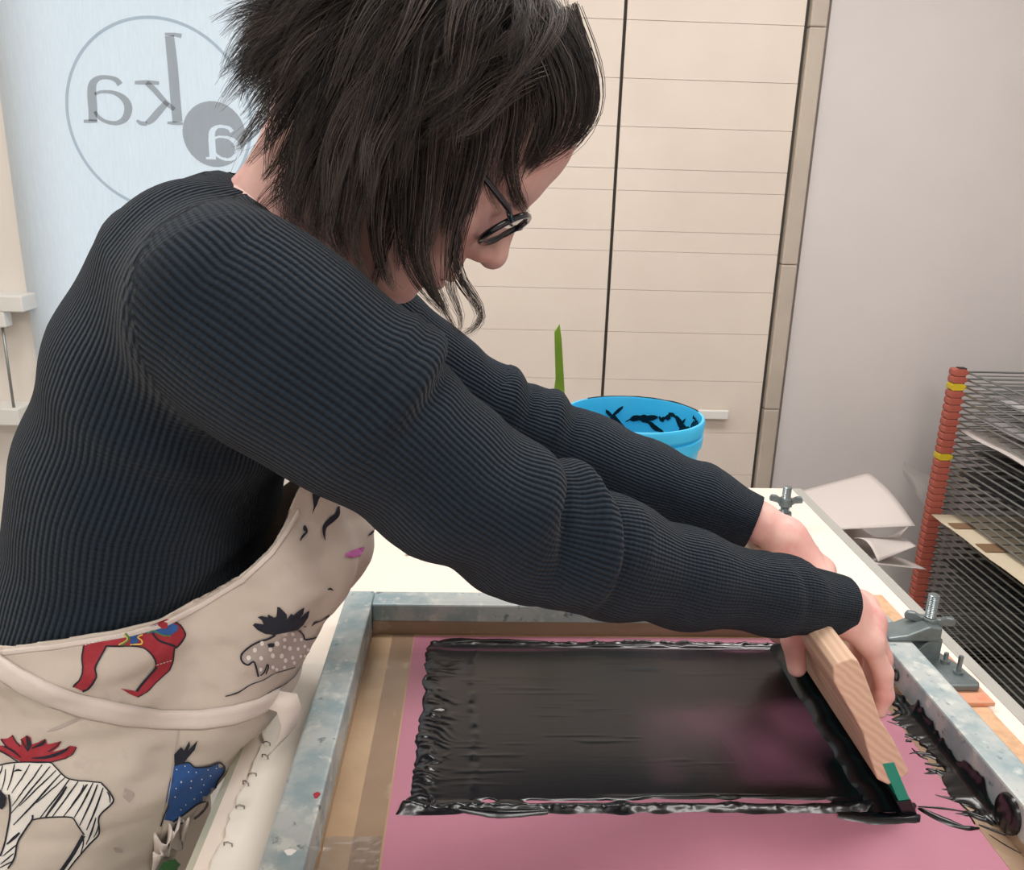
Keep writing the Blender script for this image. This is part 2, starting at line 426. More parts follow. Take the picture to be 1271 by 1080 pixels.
def stroke_poly(pts, ws, step=10):
    """smooth centre line with width -> left and right rails (2-D)"""
    pts = np.array(pts, float); n = len(pts)
    ws = np.full(n, ws, float) if np.isscalar(ws) else np.array(ws, float)
    t = np.linspace(0, n - 1, (n - 1) * step + 1)
    def cr(a):
        out = []
        for u in t:
            i = min(int(u), n - 2); f = u - i
            p0, p1, p2, p3 = a[max(i - 1, 0)], a[i], a[i + 1], a[min(i + 2, n - 1)]
            out.append(.5 * (2 * p1 + (p2 - p0) * f + (2 * p0 - 5 * p1 + 4 * p2 - p3) * f * f + (3 * p1 - p0 - 3 * p2 + p3) * f ** 3))
        return np.array(out)
    c = cr(pts); w_ = cr(ws[:, None])[:, 0]
    d = np.gradient(c, axis=0); d /= np.linalg.norm(d, axis=1)[:, None] + 1e-9
    nrm = np.c_[-d[:, 1], d[:, 0]]
    return c, c + nrm * w_[:, None] / 2, c - nrm * w_[:, None] / 2
def letter(name, strokes, material, y0):
    mb = MB()
    for si, (pts, ws) in enumerate(strokes):
        c, L, R = stroke_poly(pts, ws, 6)
        G = np.zeros((2, len(c), 3))
        for r, A in enumerate((L, R)):
            for j, q in enumerate(A):
                xz = onb(*q); G[r, j] = (xz[0], y0 - .00012 * si, xz[1])
        mb.grid(G)
    return mb.build(name, material, bl, solid=0)
A_ST = [([(474, 334), (458, 315), (425, 305), (390, 308), (366, 330), (362, 370), (366, 430), (366, 478)], [24, 20, 16, 20, 32, 36, 36, 34]),
        ([(330, 478), (352, 478), (384, 478)], [12, 14, 12]),
        ([(374, 372), (400, 362), (450, 366), (490, 390), (506, 425), (495, 465), (462, 485), (420, 480), (390, 462), (374, 440)], [12, 12, 16, 26, 32, 28, 18, 14, 14, 12])]
K_ST = [([(668, 140), (680, 250), (690, 370), (700, 482)], [36, 40, 40, 40]), ([(650, 134), (684, 136), (716, 142)], [10, 14, 18]), ([(660, 484), (690, 486), (722, 488)], [10, 14, 10]),
        ([(688, 432), (650, 400), (610, 355), (578, 326)], [16, 20, 22, 20]), ([(532, 326), (580, 325), (628, 328)], [14, 18, 14]),
        ([(660, 402), (630, 436), (600, 470), (578, 486)], [22, 28, 28, 18]), ([(540, 474), (556, 486), (580, 488)], [10, 16, 18])]
letter('logo_letter', A_ST, 'blind_print', YL)
letter('logo_letter', K_ST, 'blind_print', YL)
# ring and round badge with its own letter
rc = np.array([-.8685, 1.561]); RR = .2425
G = np.zeros((2, 121, 3))
for r, rad in enumerate((RR + .004, RR - .004)):
    for j in range(121):
        a = 2 * math.pi * j / 120; G[r, j] = (rc[0] + rad * math.cos(a), YL + .0004, rc[1] + rad * math.sin(a))
MB().grid(G).build('logo_ring', 'blind_ring', bl)
cb = onb(845, 530); rb = .5 * np.linalg.norm(onb(968, 530) - onb(720, 530))
B_ST = [([((x - 366) * .72 + 838, (y - 390) * .72 + 560) for x, y in p], [v * .72 for v in w_]) for p, w_ in A_ST]
BP = []
for p, w_ in B_ST:                                            # the badge leaves its letter open
    c, L, R = stroke_poly(p, w_, 6); BP.append(np.array([onb(*q) for q in list(L) + list(R[::-1])]))
def in_polys(x, z_):
    for P_ in BP:
        a, b = P_, np.roll(P_, -1, 0)
        cr_ = ((a[:, 1] > z_) != (b[:, 1] > z_)) & (x < (b[:, 0] - a[:, 0]) * (z_ - a[:, 1]) / (b[:, 1] - a[:, 1] + 1e-12) + a[:, 0])
        if cr_.sum() % 2: return True
    return False
nb_ = 120; gxs = np.linspace(-rb, rb, nb_ + 1); bm_ = MB(); bi_ = {}
def bv(i, j):
    if (i, j) not in bi_: bi_[(i, j)] = len(bm_.v); bm_.v.append((cb[0] + gxs[i], YL - .0004, cb[1] + gxs[j]))
    return bi_[(i, j)]
for i in range(nb_):
    for j in range(nb_):
        x, z_ = (gxs[i] + gxs[i + 1]) / 2, (gxs[j] + gxs[j + 1]) / 2
        if x * x + z_ * z_ < rb * rb and not in_polys(cb[0] + x, cb[1] + z_): bm_.f.append((bv(i, j), bv(i + 1, j), bv(i + 1, j + 1), bv(i, j + 1)))
bm_.build('logo_badge', 'blind_print', bl)

# white bracket at the casing
p = atY(0, 366, 2.3)
t = thing('wall_bracket', 'white wall bracket with a thin grey rod left of the blind', 'bracket', (-1.30, 2.49, .75))
b0, b1 = atY(0, 367, 2.40), atY(29, 388, 2.40)
box('bracket_arm', 'white_plastic', (-1.50, b1[0], 2.40, 2.49, b1[2], b0[2]), t, bevel=.004)
b2 = atY(7, 407, 2.40)
box('clip', 'white_plastic', (-1.46, b2[0], 2.40, 2.44, b2[2], b1[2]), t, bevel=.004)
MB().tube([atY(3, 405, 2.42), atY(18, 512, 2.42)], .004, 8).build('rod', 'grey_metal', t, smooth=True)
b3 = atY(22, 508, 2.40)
box('foot_block', 'white_plastic', (-1.50, b3[0], 2.40, 2.49, b3[2] - .05, b3[2]), t, bevel=.004)

# ================================================================== table
TX0, TX1, TY0, TY1, TZ = -.222, .585, -.15, 1.457, .9
t = thing('work_table', 'long white work table with grey edge carrying the printing screen', 'table', (.18, .65, 0))
box('tabletop', 'table_white', (TX0, TX1 - .006, TY0, TY1, .868, TZ), t)
box('edge_band', 'table_edge', (TX1 - .006, TX1 + .012, TY0, TY1, .862, TZ + .001), t, bevel=.002)
box('raw_edge', 'raw_edge', (TX0 - .006, TX0, TY0, TY1, .868, TZ), t)
for lx in (TX0 + .05, TX1 - .09):
    for ly in (TY0 + .05, TY1 - .09): box('leg', 'leg_grey', (lx, lx + .04, ly, ly + .04, 0, .868), t, bevel=.003)
box('rail', 'leg_grey', (TX0 + .05, TX1 - .05, TY1 - .08, TY1 - .06, .80, .868), t)
box('rail', 'leg_grey', (TX0 + .055, TX0 + .075, TY0 + .09, TY1 - .09, .80, .868), t)
# paper cover stapled along the left edge, torn
cv = thing('paper_cover', 'white paper cover with a torn stapled edge beside the left frame bar', 'paper', (-.18, .6, TZ))
ny = 200; ys = np.linspace(.1, .86, ny)
edge = -.207 + .0025 * vnoise(ys * 60, ys * 0, 3) + .0016 * vnoise(ys * 170, ys * 0, 4)
G = np.zeros((4, ny, 3))
for j in range(ny):
    for i, f in enumerate((0, .05, .5, 1)):
        x = edge[j] + f * (-.150 - edge[j]); G[i, j] = (x, ys[j], TZ + .0016 + (.0018 if i == 0 else 0) * (1 + vnoise(ys[j:j + 1] * 90, ys[:1] * 0, 9)[0]))
MB().grid(G).build('paper_sheet', 'cover_paper', cv, smooth=True, solid=.0012)
for (x, y) in ((331, 923), (329, 939), (313, 962), (305, 972), (298, 1002), (283, 1048)):
    q = atZ(x, y, TZ + .004); a = random.uniform(-.7, .7); d = np.array([math.cos(a), math.sin(a), 0]) * .0035
    MB().tube([q - d + (0, 0, -.003), q - d + (0, 0, .001), q + (0, 0, .0024), q + d + (0, 0, .001), q + d + (0, 0, -.003)], .0006, 6).build('staple', 'staple_metal', cv, smooth=True)
# stray sheet on the far part of the table
sp = MB(); q0, q1 = atZ(503, 690, TZ), atZ(560, 690, TZ)
sp.grid(np.array([[(q0[0], q0[1], TZ + .002), (q0[0] + .12, q0[1] - .004, TZ + .002)], [(q0[0] + .004, q0[1] + .10, TZ + .002), (q0[0] + .124, q0[1] + .098, TZ + .002)]]))
tag(sp.build('paper_sheet', 'paper_white', solid=.001), 'loose white sheet lying flat on the table behind the screen frame', 'paper')

# ================================================================== screen frame
FX0, FX1, FY0, FY1, FZ0, FZ1, FT = -.157, .497, .20, .954, .903, .945, .034
sc = thing('printing_screen', 'aluminium screen printing frame with pink emulsion on stretched mesh', 'printing screen', (.17, .58, TZ))
box('frame_bar', 'alu', (FX0, FX0 + FT, FY0, FY1, FZ0, FZ1), sc, bevel=.0025)
box('frame_bar', 'alu', (FX1 - FT, FX1, FY0, FY1, FZ0, FZ1), sc, bevel=.0025)
box('frame_bar', 'alu', (FX0 + FT, FX1 - FT, FY1 - FT, FY1, FZ0, FZ1 - .0004), sc, bevel=.0025)
box('frame_bar', 'alu', (FX0 + FT, FX1 - FT, FY0, FY0 + FT, FZ0, FZ1 - .0004), sc, bevel=.0025)
IX0, IX1, IY0, IY1 = FX0 + FT, FX1 - FT, FY0 + FT, FY1 - FT
box('mesh_fabric', 'mesh_tan', (IX0, IX1, IY0, IY1, .9035, .9050), sc)
box('emulsion_layer', 'emulsion', (-.072, .442, .27, .914, .9050, .9056), sc)
def tape(b, m='tape_brown'): return box('tape_strip', m, b, sc)
tape((IX0 + .001, IX1 - .001, IY1 - .0012, IY1 - .0002, .9055, .9225))
tape((IX0 + .0012, -.0725, IY0, IY1 - .0014, .9050, .9053), 'tape_pale')
tape((-.098, -.0735, IY0, IY1 - .0016, .9053, .9058), 'tape_brown')
tape((IX0, IX0 + .0009, IY0, IY1 - .0014, .9055, .914))
tape((.4425, IX1 - .001, IY0, IY1 - .0014, .9050, .9054), 'tape_brown')
tape((IX1 - .0009, IX1, IY0, IY1 - .0014, .9055, .915))
# crinkled clear tape in the left corner
G = np.zeros((14, 14, 3))
for i in range(14):
    for j in range(14):
        x = -.121 + .047 * j / 13; y = .548 + .040 * i / 13
        G[i, j] = (x, y, .9064 + .0006 * (1 + vnoise(np.array([x * 90]), np.array([y * 220]), 5)[0]))
MB().grid(G).build('tape_strip', 'clear_film', sc)
# red fleck and scratch on the left bar
q = atZ(393, 987, FZ1 + .0004); MB().prism([(q[0] + .0026 * math.cos(a) * (1 + .3 * math.sin(3 * a)), q[1] + .0036 * math.sin(a)) for a in np.linspace(0, 6, 12)], FZ1, FZ1 + .0006, 'z').build('paint_fleck', 'print_red', sc)
q = atZ(360, 1058, FZ1); MB().prism([(q[0] + .004 * math.cos(a) * (1 + .3 * math.sin(3 * a)), q[1] + .003 * math.sin(a)) for a in np.linspace(0, 6, 12)], FZ1, FZ1 + .0006, 'z').build('paint_fleck', 'print_white', sc)
# drilled hole in the right bar
d = ray(1112, 838); q = EYE + d * ((IX1 - .001) / d[0])
ring = MB(); ring.tube([(IX1 - .001, q[1] + .005 * math.cos(a), q[2] + .006 * math.sin(a)) for a in np.linspace(0, 2 * math.pi, 17)], .0011, 6, False)
ring.build('hole_rim', 'rack_frame', sc, smooth=True)

# ================================================================== ink
ik = thing('black_ink', 'wet black ink spread and beaded across the pink screen', 'ink', (.16, .76, .906))
gx = np.arange(-.078, .4001, .0014); gy = np.arange(.596, .924, .0014)
X, Y = np.meshgrid(gx, gy)
n1 = vnoise(X * 55, Y * 120, 1); n2 = vnoise(X * 160, Y * 260, 2); n3 = vnoise(X * 22, Y * 40, 3); nb = vnoise(X * 300, Y * 420, 8)
left = -.054 + .0028 * vnoise(Y * 60, Y * 0, 11) + .0014 * vnoise(Y * 210, Y * 0, 12) - .012 * np.clip((.64 - Y) / .03, 0, 1)
topY = .9015 + .0022 * n3 + .0015 * vnoise(X * 90, X * 0, 13)
botY = .6165 + .002 * n3 + .002 * vnoise(X * 60, X * 0, 14)
inside = (X > left) & (Y < topY) & (Y > botY)
z = np.full_like(X, .0007)
bead = lambda c, w_, h: h * np.exp(-((Y - c) / w_) ** 2)
grow = np.clip((X + .05) / .25, .25, 1)
z += bead(.8965 + .001 * n3, .0038, .0042) * grow * (1 + .55 * n1 + .35 * n2 + .2 * nb)
z += bead(.8905 + .001 * n3, .0016, .0022) * np.clip((X - .05) / .1, 0, 1) * (1 + .6 * n1)
z += bead(.6235 + .0014 * n3, .0042, .0046) * (1 + .40 * n1 + .30 * n2 + .22 * nb)
z += bead(.636 + .001 * n3, .0018, .0020) * np.clip((X - .10) / .1, 0, 1) * (1 + .7 * n1)
zl = np.exp(-((X - left - .008) / .010) ** 2)
z += zl * .0018 * (1 + .7 * n1 + .3 * n2)
z += np.exp(-((X - .0 - .004 * n3) / .004) ** 2) * .0007 * (1 + n1)
wr = np.exp(-((X + .035) / .014) ** 2)
z += wr * .0016 * np.maximum(0, np.sin(Y * 480 + 9 * n3 + X * 260 + 3 * n1)) * np.clip(2.2 * vnoise(X * 16, Y * 26, 24), 0, 1)
z += .0004 * np.maximum(0, vnoise(X * 25, Y * 380, 21) - .35) * np.clip(2 * vnoise(X * 9, Y * 50, 22), 0, 1)
edge_d = np.minimum(np.minimum(X - left, topY - Y), Y - botY)
z = np.where(edge_d > 0, z * np.sqrt(np.clip(edge_d / .0035, 0, 1)), edge_d * .9)
thin = np.clip((X - .16) / .18, 0, 1) * np.clip((.80 - Y) / .04, .15, 1) * np.clip((Y - .645) / .015, 0, 1)
thin *= np.clip(.55 + .9 * vnoise(X * 14, Y * 9, 31) + .35 * vnoise(X * 34, Y * 20, 32), 0, 1)
thin = np.clip(1.3 * thin + .7 * np.exp(-((Y - .884 + .002 * n3) / .003) ** 2) * np.clip(.6 + n3, 0, 1), 0, 1) * .8
gd = np.abs(Y - .6315 - .0012 * n3) - (.0026 + .0016 * n1) * np.clip(3 * (vnoise(X * 30, X * 0, 41) + .45), -.5, 1) * np.clip((X - .0) / .02, -.5, 1) * np.clip((.345 - X) / .02, -.5, 1)
z = np.minimum(z, gd * .8 + .0002)
z = np.maximum(z, -.0018)
inside = edge_d > -.004
# the wet film stops at the blade
inside &= X < .386
idx = -np.ones(X.shape, int); idx[inside] = np.arange(inside.sum())
V = np.c_[X[inside], Y[inside], .9057 + z[inside]]
q = np.stack([idx[:-1, :-1], idx[:-1, 1:], idx[1:, 1:], idx[1:, :-1]], -1).reshape(-1, 4)
q = q[(q >= 0).all(1)]
me = bpy.data.meshes.new('ink_film'); me.from_pydata(V.tolist(), [], q.tolist())
me.attributes.new('thin', 'FLOAT', 'POINT').data.foreach_set('value', thin[inside].astype(np.float32))
obj('ink_film', me, 'ink_film', ik, smooth=True)
def ink_streak(pts, ws, hz=.0022, z0=.9057, name='ink_streak', sc_=3.175, off=(900, 740), fx=None):
    """a low wet bead along crop pixels"""
    pp = [(x / sc_ + off[0], y / sc_ + off[1]) for x, y in pts]
    c, L, R = stroke_poly(pp, [w_ / sc_ for w_ in ws] if not np.isscalar(ws) else ws / sc_, 5)
    n = len(c); G = np.zeros((7, n, 3))
    for j in range(n):
        jit = 1 + .35 * vnoise(np.array([j * .9]), np.array([len(pts) * 3.1]), 50)[0]
        a, b = atZ(*L[j], z0), atZ(*R[j], z0); mid = (a + b) / 2
        env = math.sin(math.pi * (j + .6) / (n + .2)) ** .35
        for i in range(7):
            f = i / 6; p = mid + ((1 - f) * a + f * b - mid) * jit * env
            G[i, j] = (p[0], p[1], z0 + hz * math.sin(math.pi * f) ** .7 * env * jit)
    return MB().grid(G).build(name, 'ink_black', ik, smooth=True)
for pts, ws, hz in (
    ([(664, 412), (705, 413), (752, 410)], [4, 8, 4], .0015), ([(664, 448), (710, 474), (762, 502)], [4, 7, 5], .0015),
    ([(708, 546), (770, 552), (850, 566)], [5, 12, 8], .002), ([(712, 570), (735, 574)], [10, 5], .002), ([(735, 600), (770, 632), (800, 645)], [4, 6, 3], .0012),
    ([(786, 660), (850, 668), (900, 660)], [5, 10, 4], .002), ([(790, 682), (870, 706), (950, 748), (1045, 786)], [8, 16, 9, 8], .0025), ([(826, 690), (880, 712)], [16, 10], .003),
    ([(760, 838), (850, 880), (940, 914), (1002, 918)], [10, 22, 18, 6], .003), ([(760, 830), (860, 838), (940, 850)], [5, 6, 4], .0015),
    ([(940, 850), (1020, 880), (1100, 890), (1172, 930)], [8, 18, 20, 24], .003), ([(1000, 902), (1060, 925), (1106, 944)], [4, 7, 3], .0015),
    ([(1050, 800), (1085, 850), (1150, 905), (1178, 930)], [12, 22, 26, 18], .003), ([(960, 860), (985, 900)], [6, 5], .0015),
    ([(905, 800), (940, 830), (985, 870)], [3, 5, 3], .0012), ([(1040, 940), (1110, 985), (1178, 1020)], [2, 3, 2], .0008)):
    ink_streak(pts, ws, hz)
# ragged tails at the left corner, full-frame pixels
for pts, ws, hz in (([(508, 1004), (530, 1001), (565, 1000)], [3, 8, 8], .003), ([(512, 993), (524, 990), (540, 996)], [4, 9, 8], .004), ([(517, 976), (528, 985), (536, 1000)], [6, 8, 10], .004),
                    ([(540, 800), (560, 797), (600, 796), (680, 798)], [5, 9, 6, 5], .003), ([(562, 1004), (620, 1010), (680, 1008)], [8, 12, 9], .004),
                    ([(1040, 1012), (1090, 1016), (1142, 1016)], [12, 16, 14], .004), ([(1090, 996), (1115, 998), (1136, 1006)], [18, 24, 16], .006)):
    ink_streak(pts, ws, hz, sc_=1, off=(0, 0))
# thick ink pushed up along the blade
G = np.zeros((9, 90, 3))
for j, y in enumerate(np.linspace(.612, .893, 90)):
    jt = vnoise(np.array([y * 90]), np.array([1.0]), 61)[0]
    for i in range(9):
        f = i / 8; G[i, j] = (.352 + .026 * f + .002 * jt, y, .9058 + (.0075 + .0015 * jt) * math.sin(math.pi * min(1, f * .62)) ** .8)
MB().grid(G).build('ink_bead', 'ink_black', ik, smooth=True)
# ink caked along the foot of the right bar's inner wall
G = np.zeros((6, 70, 3))
for j, y in enumerate(np.linspace(.600, .800, 70)):
    nn = vnoise(np.array([y * 60]), np.array([2.0]), 62)[0]; n2_ = vnoise(np.array([y * 190]), np.array([2.0]), 63)[0]
    hh = max(.001, (.017 + .007 * nn + .004 * n2_) * min(1, (y - .598) / .02, (.803 - y) / .05))
    out_ = max(.0015, (.013 + .009 * nn + .004 * n2_) * min(1, (y - .598) / .02, (.803 - y) / .05))
    G[:, j] = [(IX1 - .0012, y, .9062 + hh), (IX1 - .0026, y, .9062 + hh * .8), (IX1 - .0040, y, .9062 + hh * .3), (IX1 - .0045 - out_ * .3, y, .9062 + .0035), (IX1 - .005 - out_ * .8, y, .9062 + .002), (IX1 - .005 - out_, y, .9058)]
MB().grid(G).build('ink_cake', 'ink_black', ik, smooth=True)
for k, (y, l_, a) in enumerate(((.785, .022, .1), (.765, .020, -.2), (.742, .024, .25), (.722, .018, .0), (.700, .026, -.15), (.690, .016, .3), (.668, .026, .1), (.650, .020, -.1), (.634, .030, .15), (.618, .024, -.2))):
    n_ = 14; G = np.zeros((5, n_, 3))
    for j in range(n_):
        f = j / (n_ - 1); w_ = (.0034 * (1 - f) ** .7 + .0004) * (1 + .5 * vnoise(np.array([f * 6]), np.array([k * 2.2]), 64)[0])
        for i in range(5): G[i, j] = (IX1 - .008 - l_ * f, y + a * l_ * f + .002 * math.sin(5 * f + k) + w_ * (i / 2 - 1), .9057 + .0013 * math.sin(math.pi * i / 4) * (1 - f * .6))
    MB().grid(G).build('ink_streak', 'ink_black', ik, smooth=True)
# ink plug on the inner wall of the right bar
d = ray(1254, 992); q = EYE + d * ((IX1 - .002) / d[0])
pl = MB(); G = np.zeros((7, 25, 3))
for i, (rf, dx) in enumerate(((1.0, 0), (.98, .002), (.9, .0035), (.7, .0045), (.45, .005), (.2, .0052), (.01, .0052))):
    for j in range(25):
        a = 2 * math.pi * j / 24; G[i, j] = (IX1 - dx, q[1] + .017 * rf * math.cos(a), min(q[2], .9245) + .018 * rf * math.sin(a))
pl.grid(G).build('ink_blob', 'ink_black', ik, smooth=True)

# ================================================================== squeegee
SY0, SY1 = .613, .889
sq = thing('squeegee', 'wooden squeegee with green rubber blade gripped by both hands', 'squeegee', (.36, .75, .906))
HP = [(1034, 828), (1040, 823), (1058, 817), (1065, 820), (1072, 834), (1084, 866), (1094, 896), (1100, 905), (1108, 917), (1128, 957), (1126, 962), (1103, 975), (1089, 968), (1075, 926), (1072, 912), (1060, 890), (1035, 847)]
poly = [tuple(atY(x, y, SY0)[[0, 2]]) for x, y in HP]
sh = MB().prism(poly, SY0, SY1)
sh.build('handle', 'squeegee_wood', sq, bevel=.0015)
b0, b1, b2, b3 = [atY(x, y, SY0 - .0008)[[0, 2]] for x, y in ((1096, 949), (1110, 947), (1129, 992), (1116, 996))]
dn = (b2 - b1) / np.linalg.norm(b2 - b1); L_ = (b2[1] - .9065) / -dn[1]
MB().prism([tuple(b0), tuple(b1), tuple(b1 + dn * (np.linalg.norm(b2 - b1) + L_)), tuple(b0 + dn * (np.linalg.norm(b2 - b1) + L_))], SY0 - .0008, SY1 + .0008).build('blade', 'squeegee_rubber', sq)
bi = b1 + dn * (np.linalg.norm(b2 - b1)); be = b1 + dn * (np.linalg.norm(b2 - b1) + L_); w_ = b0 - b1
MB().prism([tuple(bi - w_ * .08), tuple(be - w_ * .12), tuple(be + w_ * 1.25), tuple(bi + w_ * 1.3)], SY0 - .002, SY1 + .002).build('inked_edge', 'ink_black', sq, bevel=.0015)

# ================================================================== hinge clamps and boards
box('base_board', 'tan_board', (.499, .553, .10, 1.03, TZ, TZ + .006))
tag(bpy.data.objects['base_board'], 'narrow tan fibreboard strip under the hinge clamp beside the frame', 'board')
tag(box('packing_plate', 'orange_board', (.502, .561, .775, .872, TZ + .006, TZ + .011), bevel=.001), 'small orange brown plate under the near hinge clamp', 'plate')
def bolt_profile(r, z0, z1, pitch=.0022):
    pr = [(.0001, z0)]; z_ = z0; k = 0
    while z_ < z1: pr.append((r * (1 if k % 2 else .86), z_)); z_ += pitch / 2; k += 1
    return pr + [(r * .8, z1), (.0001, z1 + .0006)]
def wing_nut(mb, c, r, span, h, ang):
    mb.lathe([(.0001, c[2] - h / 2), (r, c[2] - h / 2), (r * .9, c[2] + h / 2), (.0001, c[2] + h / 2)], 20, c[:2])
    for sgn in (-1, 1):
        d = np.array([math.cos(ang), math.sin(ang)]) * sgn; e = np.array([-d[1], d[0]])
        prof = [(r * .6, -.35), (span * .45, -.25), (span * .5, -.1), (span * .98, .05), (span, .4), (span * .9, .75), (span * .62, .75), (span * .4, .5), (r * .6, .45)]
        k = len(mb.v); n = len(prof)
        for tt in (-.0035, .0035):
            for (s_, zz_) in prof: mb.v.append((c[0] + d[0] * s_ + e[0] * tt, c[1] + d[1] * s_ + e[1] * tt, c[2] + zz_ * h))
        mb.f.append(tuple(range(k, k + n))); mb.f.append(tuple(range(k + 2 * n - 1, k + n - 1, -1)))
        for i in range(n): mb.f.append((k + i, k + n + i, k + n + (i + 1) % n, k + (i + 1) % n))
# near clamp
bx, by = .5215, .858
cl = thing('hinge_clamp', 'steel hinge clamp with threaded bolt gripping the right frame bar', 'clamp', (bx, by, TZ + .011), 'hinge clamps')
MB().lathe(bolt_profile(.0062, .948, atY(1157, 738, by)[2]), 18, (bx, by)).build('bolt', 'zinc', cl)
wn = MB(); wing_nut(wn, (bx, by, atY(1154, 772, by)[2]), .0095, .027, .013, -.35); wn.build('wing_nut', 'cast_grey', cl, bevel=.0012)
MB().lathe([(.0001, .9455), (.0115, .9455), (.0115, .952), (.0085, .962), (.0085, atY(1154, 779, by)[2]), (.0001, atY(1154, 779, by)[2])], 20, (bx, by)).build('collar', 'zinc', cl, smooth=False)
MB().prism([(.468, .9455), (.515, .9455), (.529, .9455), (.529, .962), (.514, .964), (.490, .953), (.468, .9495)], by - .017, by + .017).build('jaw', 'cast_grey', cl, bevel=.002)
MB().prism([(.4985, TZ + .011), (.535, TZ + .011), (.535, .9455), (.520, .9455), (.505, .93), (.4985, .93)], by - .012, by + .012).build('pillar', 'cast_grey', cl, bevel=.002)
pl = [(.500, .872), (.535, .872), (.545, .862), (.553, .84), (.557, .802), (.553, .795), (.505, .795), (.500, .80)]
MB().prism(pl, TZ + .011, TZ + .019, 'z').build('base_plate', 'cast_grey', cl, bevel=.002)
for (x, y) in ((1173, 822), (1189, 836)):
    q = atZ(x, y, TZ + .019); top = .012 if x < 1180 else .022
    MB().lathe([(.0001, TZ + .019), (.0052, TZ + .019), (.0052, TZ + .0222), (.0026, TZ + .0222), (.0026, TZ + .019 + top), (.0001, TZ + .019 + top)], 14, q[:2]).build('screw', 'zinc', cl)
# far clamp, gripping nothing
fx, fy = atZ(972, 648, TZ + .012)[:2]
cl = thing('hinge_clamp', 'empty hinge clamp with wing nut standing on the far table corner', 'clamp', (fx, fy, TZ), 'hinge clamps')
ft = atY(977, 604, fy)[2]
MB().lathe(bolt_profile(.0072, TZ + .02, ft), 18, (fx, fy)).build('bolt', 'zinc', cl)
wn = MB(); wing_nut(wn, (fx, fy, atY(976, 623, fy)[2]), .0105, .026, .014, -.2); wn.build('wing_nut', 'cast_grey', cl, bevel=.0012)
MB().lathe([(.0001, TZ + .012), (.013, TZ + .012), (.011, TZ + .03), (.0001, TZ + .03)], 18, (fx, fy)).build('collar', 'cast_grey', cl)
qa, qb = atZ(968, 648, TZ + .01), atZ(1004, 682, TZ + .01); d = (qb - qa)[:2]; d /= np.linalg.norm(d); e = np.array([-d[1], d[0]])
pl = [tuple(qa[:2] - d * .02 + e * .016), tuple(qb[:2] + e * .016), tuple(qb[:2] + d * .01 + e * .006), tuple(qb[:2] + d * .01 - e * .010), tuple(qb[:2] - e * .016), tuple(qa[:2] - d * .02 - e * .016)]
MB().prism(pl, TZ, TZ + .014, 'z').build('base_plate', 'cast_grey', cl, bevel=.003)
MB().lathe([(.0001, TZ + .014), (.005, TZ + .014), (.005, TZ + .018), (.0001, TZ + .018)], 12, qb[:2] - d * .006).build('screw', 'zinc', cl)

# ================================================================== bucket and spatula
bc = atY(787, 513, 1.27); bx, by, bz = bc[0], 1.27, bc[2]
bk = thing('ink_bucket', 'bright blue plastic bucket smeared with black ink inside', 'bucket', (bx, by, TZ))
Ro = .108
prof = [(.0001, TZ + .004), (.080, TZ + .004), (.086, TZ), (.089, TZ + .004), (.1035, bz - .042), (.107, bz - .042), (.108, bz - .026), (.1035, bz - .024), (.1045, bz - .022), (.108, bz - .018), (.109, bz - .004), (.107, bz), (.1035, bz), (.1025, bz - .004), (.101, bz - .04), (.087, TZ + .008), (.0001, TZ + .008)]
o = MB().lathe(prof, 64, (bx, by)).build('bucket_body', 'bucket_blue', bk, smooth=True)
o.data.set_sharp_from_angle(angle=math.radians(35))
MB().lathe([(.0001, TZ + .05), (.0885, TZ + .05)], 48, (bx, by)).build('ink_pool', 'ink_black', bk)
# smears on the inner wall: tapered patches lying on the wall
def smear(a0, a1, z0, z1, n=18, seed=0, taper=True):
    G = np.zeros((4, n, 3))
    for j in range(n):
        f = j / (n - 1); a = a0 + (a1 - a0) * f; zc = z0 + (z1 - z0) * f + .003 * vnoise(np.array([f * 5]), np.array([seed * 1.7]), seed)[0]
        hw = .0048 * (math.sin(math.pi * min(1, f * .9 + .08)) ** .7 + .05) * (1 + .6 * vnoise(np.array([f * 9]), np.array([seed * 2.3]), seed + 1)[0])
        for i in range(4):
            zq = zc + hw * (i / 1.5 - 1); r = .087 + (.1012 - .087) * (zq - TZ - .008) / (bz - .04 - TZ - .008) if zq < bz - .04 else .101 + (.1025 - .101) * (zq - bz + .04) / .036
            G[i, j] = (bx + (r - .0012) * math.cos(a), by + (r - .0012) * math.sin(a), zq)
    return MB().grid(G).build('ink_smear', 'ink_black', bk, smooth=True)
for i in range(15):
    a0 = random.uniform(.1, 2.9); smear(a0, a0 + random.choice((-1, 1)) * random.uniform(.15, .8), bz - random.uniform(.006, .05), bz - random.uniform(.012, .075), seed=i)
rim = MB()
rim.tube([(bx + .1052 * math.cos(a), by + .1052 * math.sin(a), bz + .0004 + .0006 * vnoise(np.array([a * 9]), np.array([.5]), 3)[0]) for a in np.linspace(.15, 2.2, 50)], .0011, 6); rim.build('ink_smear', 'ink_black', bk, smooth=True)
spt = thing('ink_spatula', 'thin green plastic spatula handle standing up from the blue bucket', 'spatula', (bx - .07, by, TZ + .01))
sa, sb_, sc2 = atY(697, 492, 1.245), atY(691, 420, 1.245), atY(693, 402, 1.245)
sdir = (bx - .055, 1.245, TZ + .012)
w0 = .0052
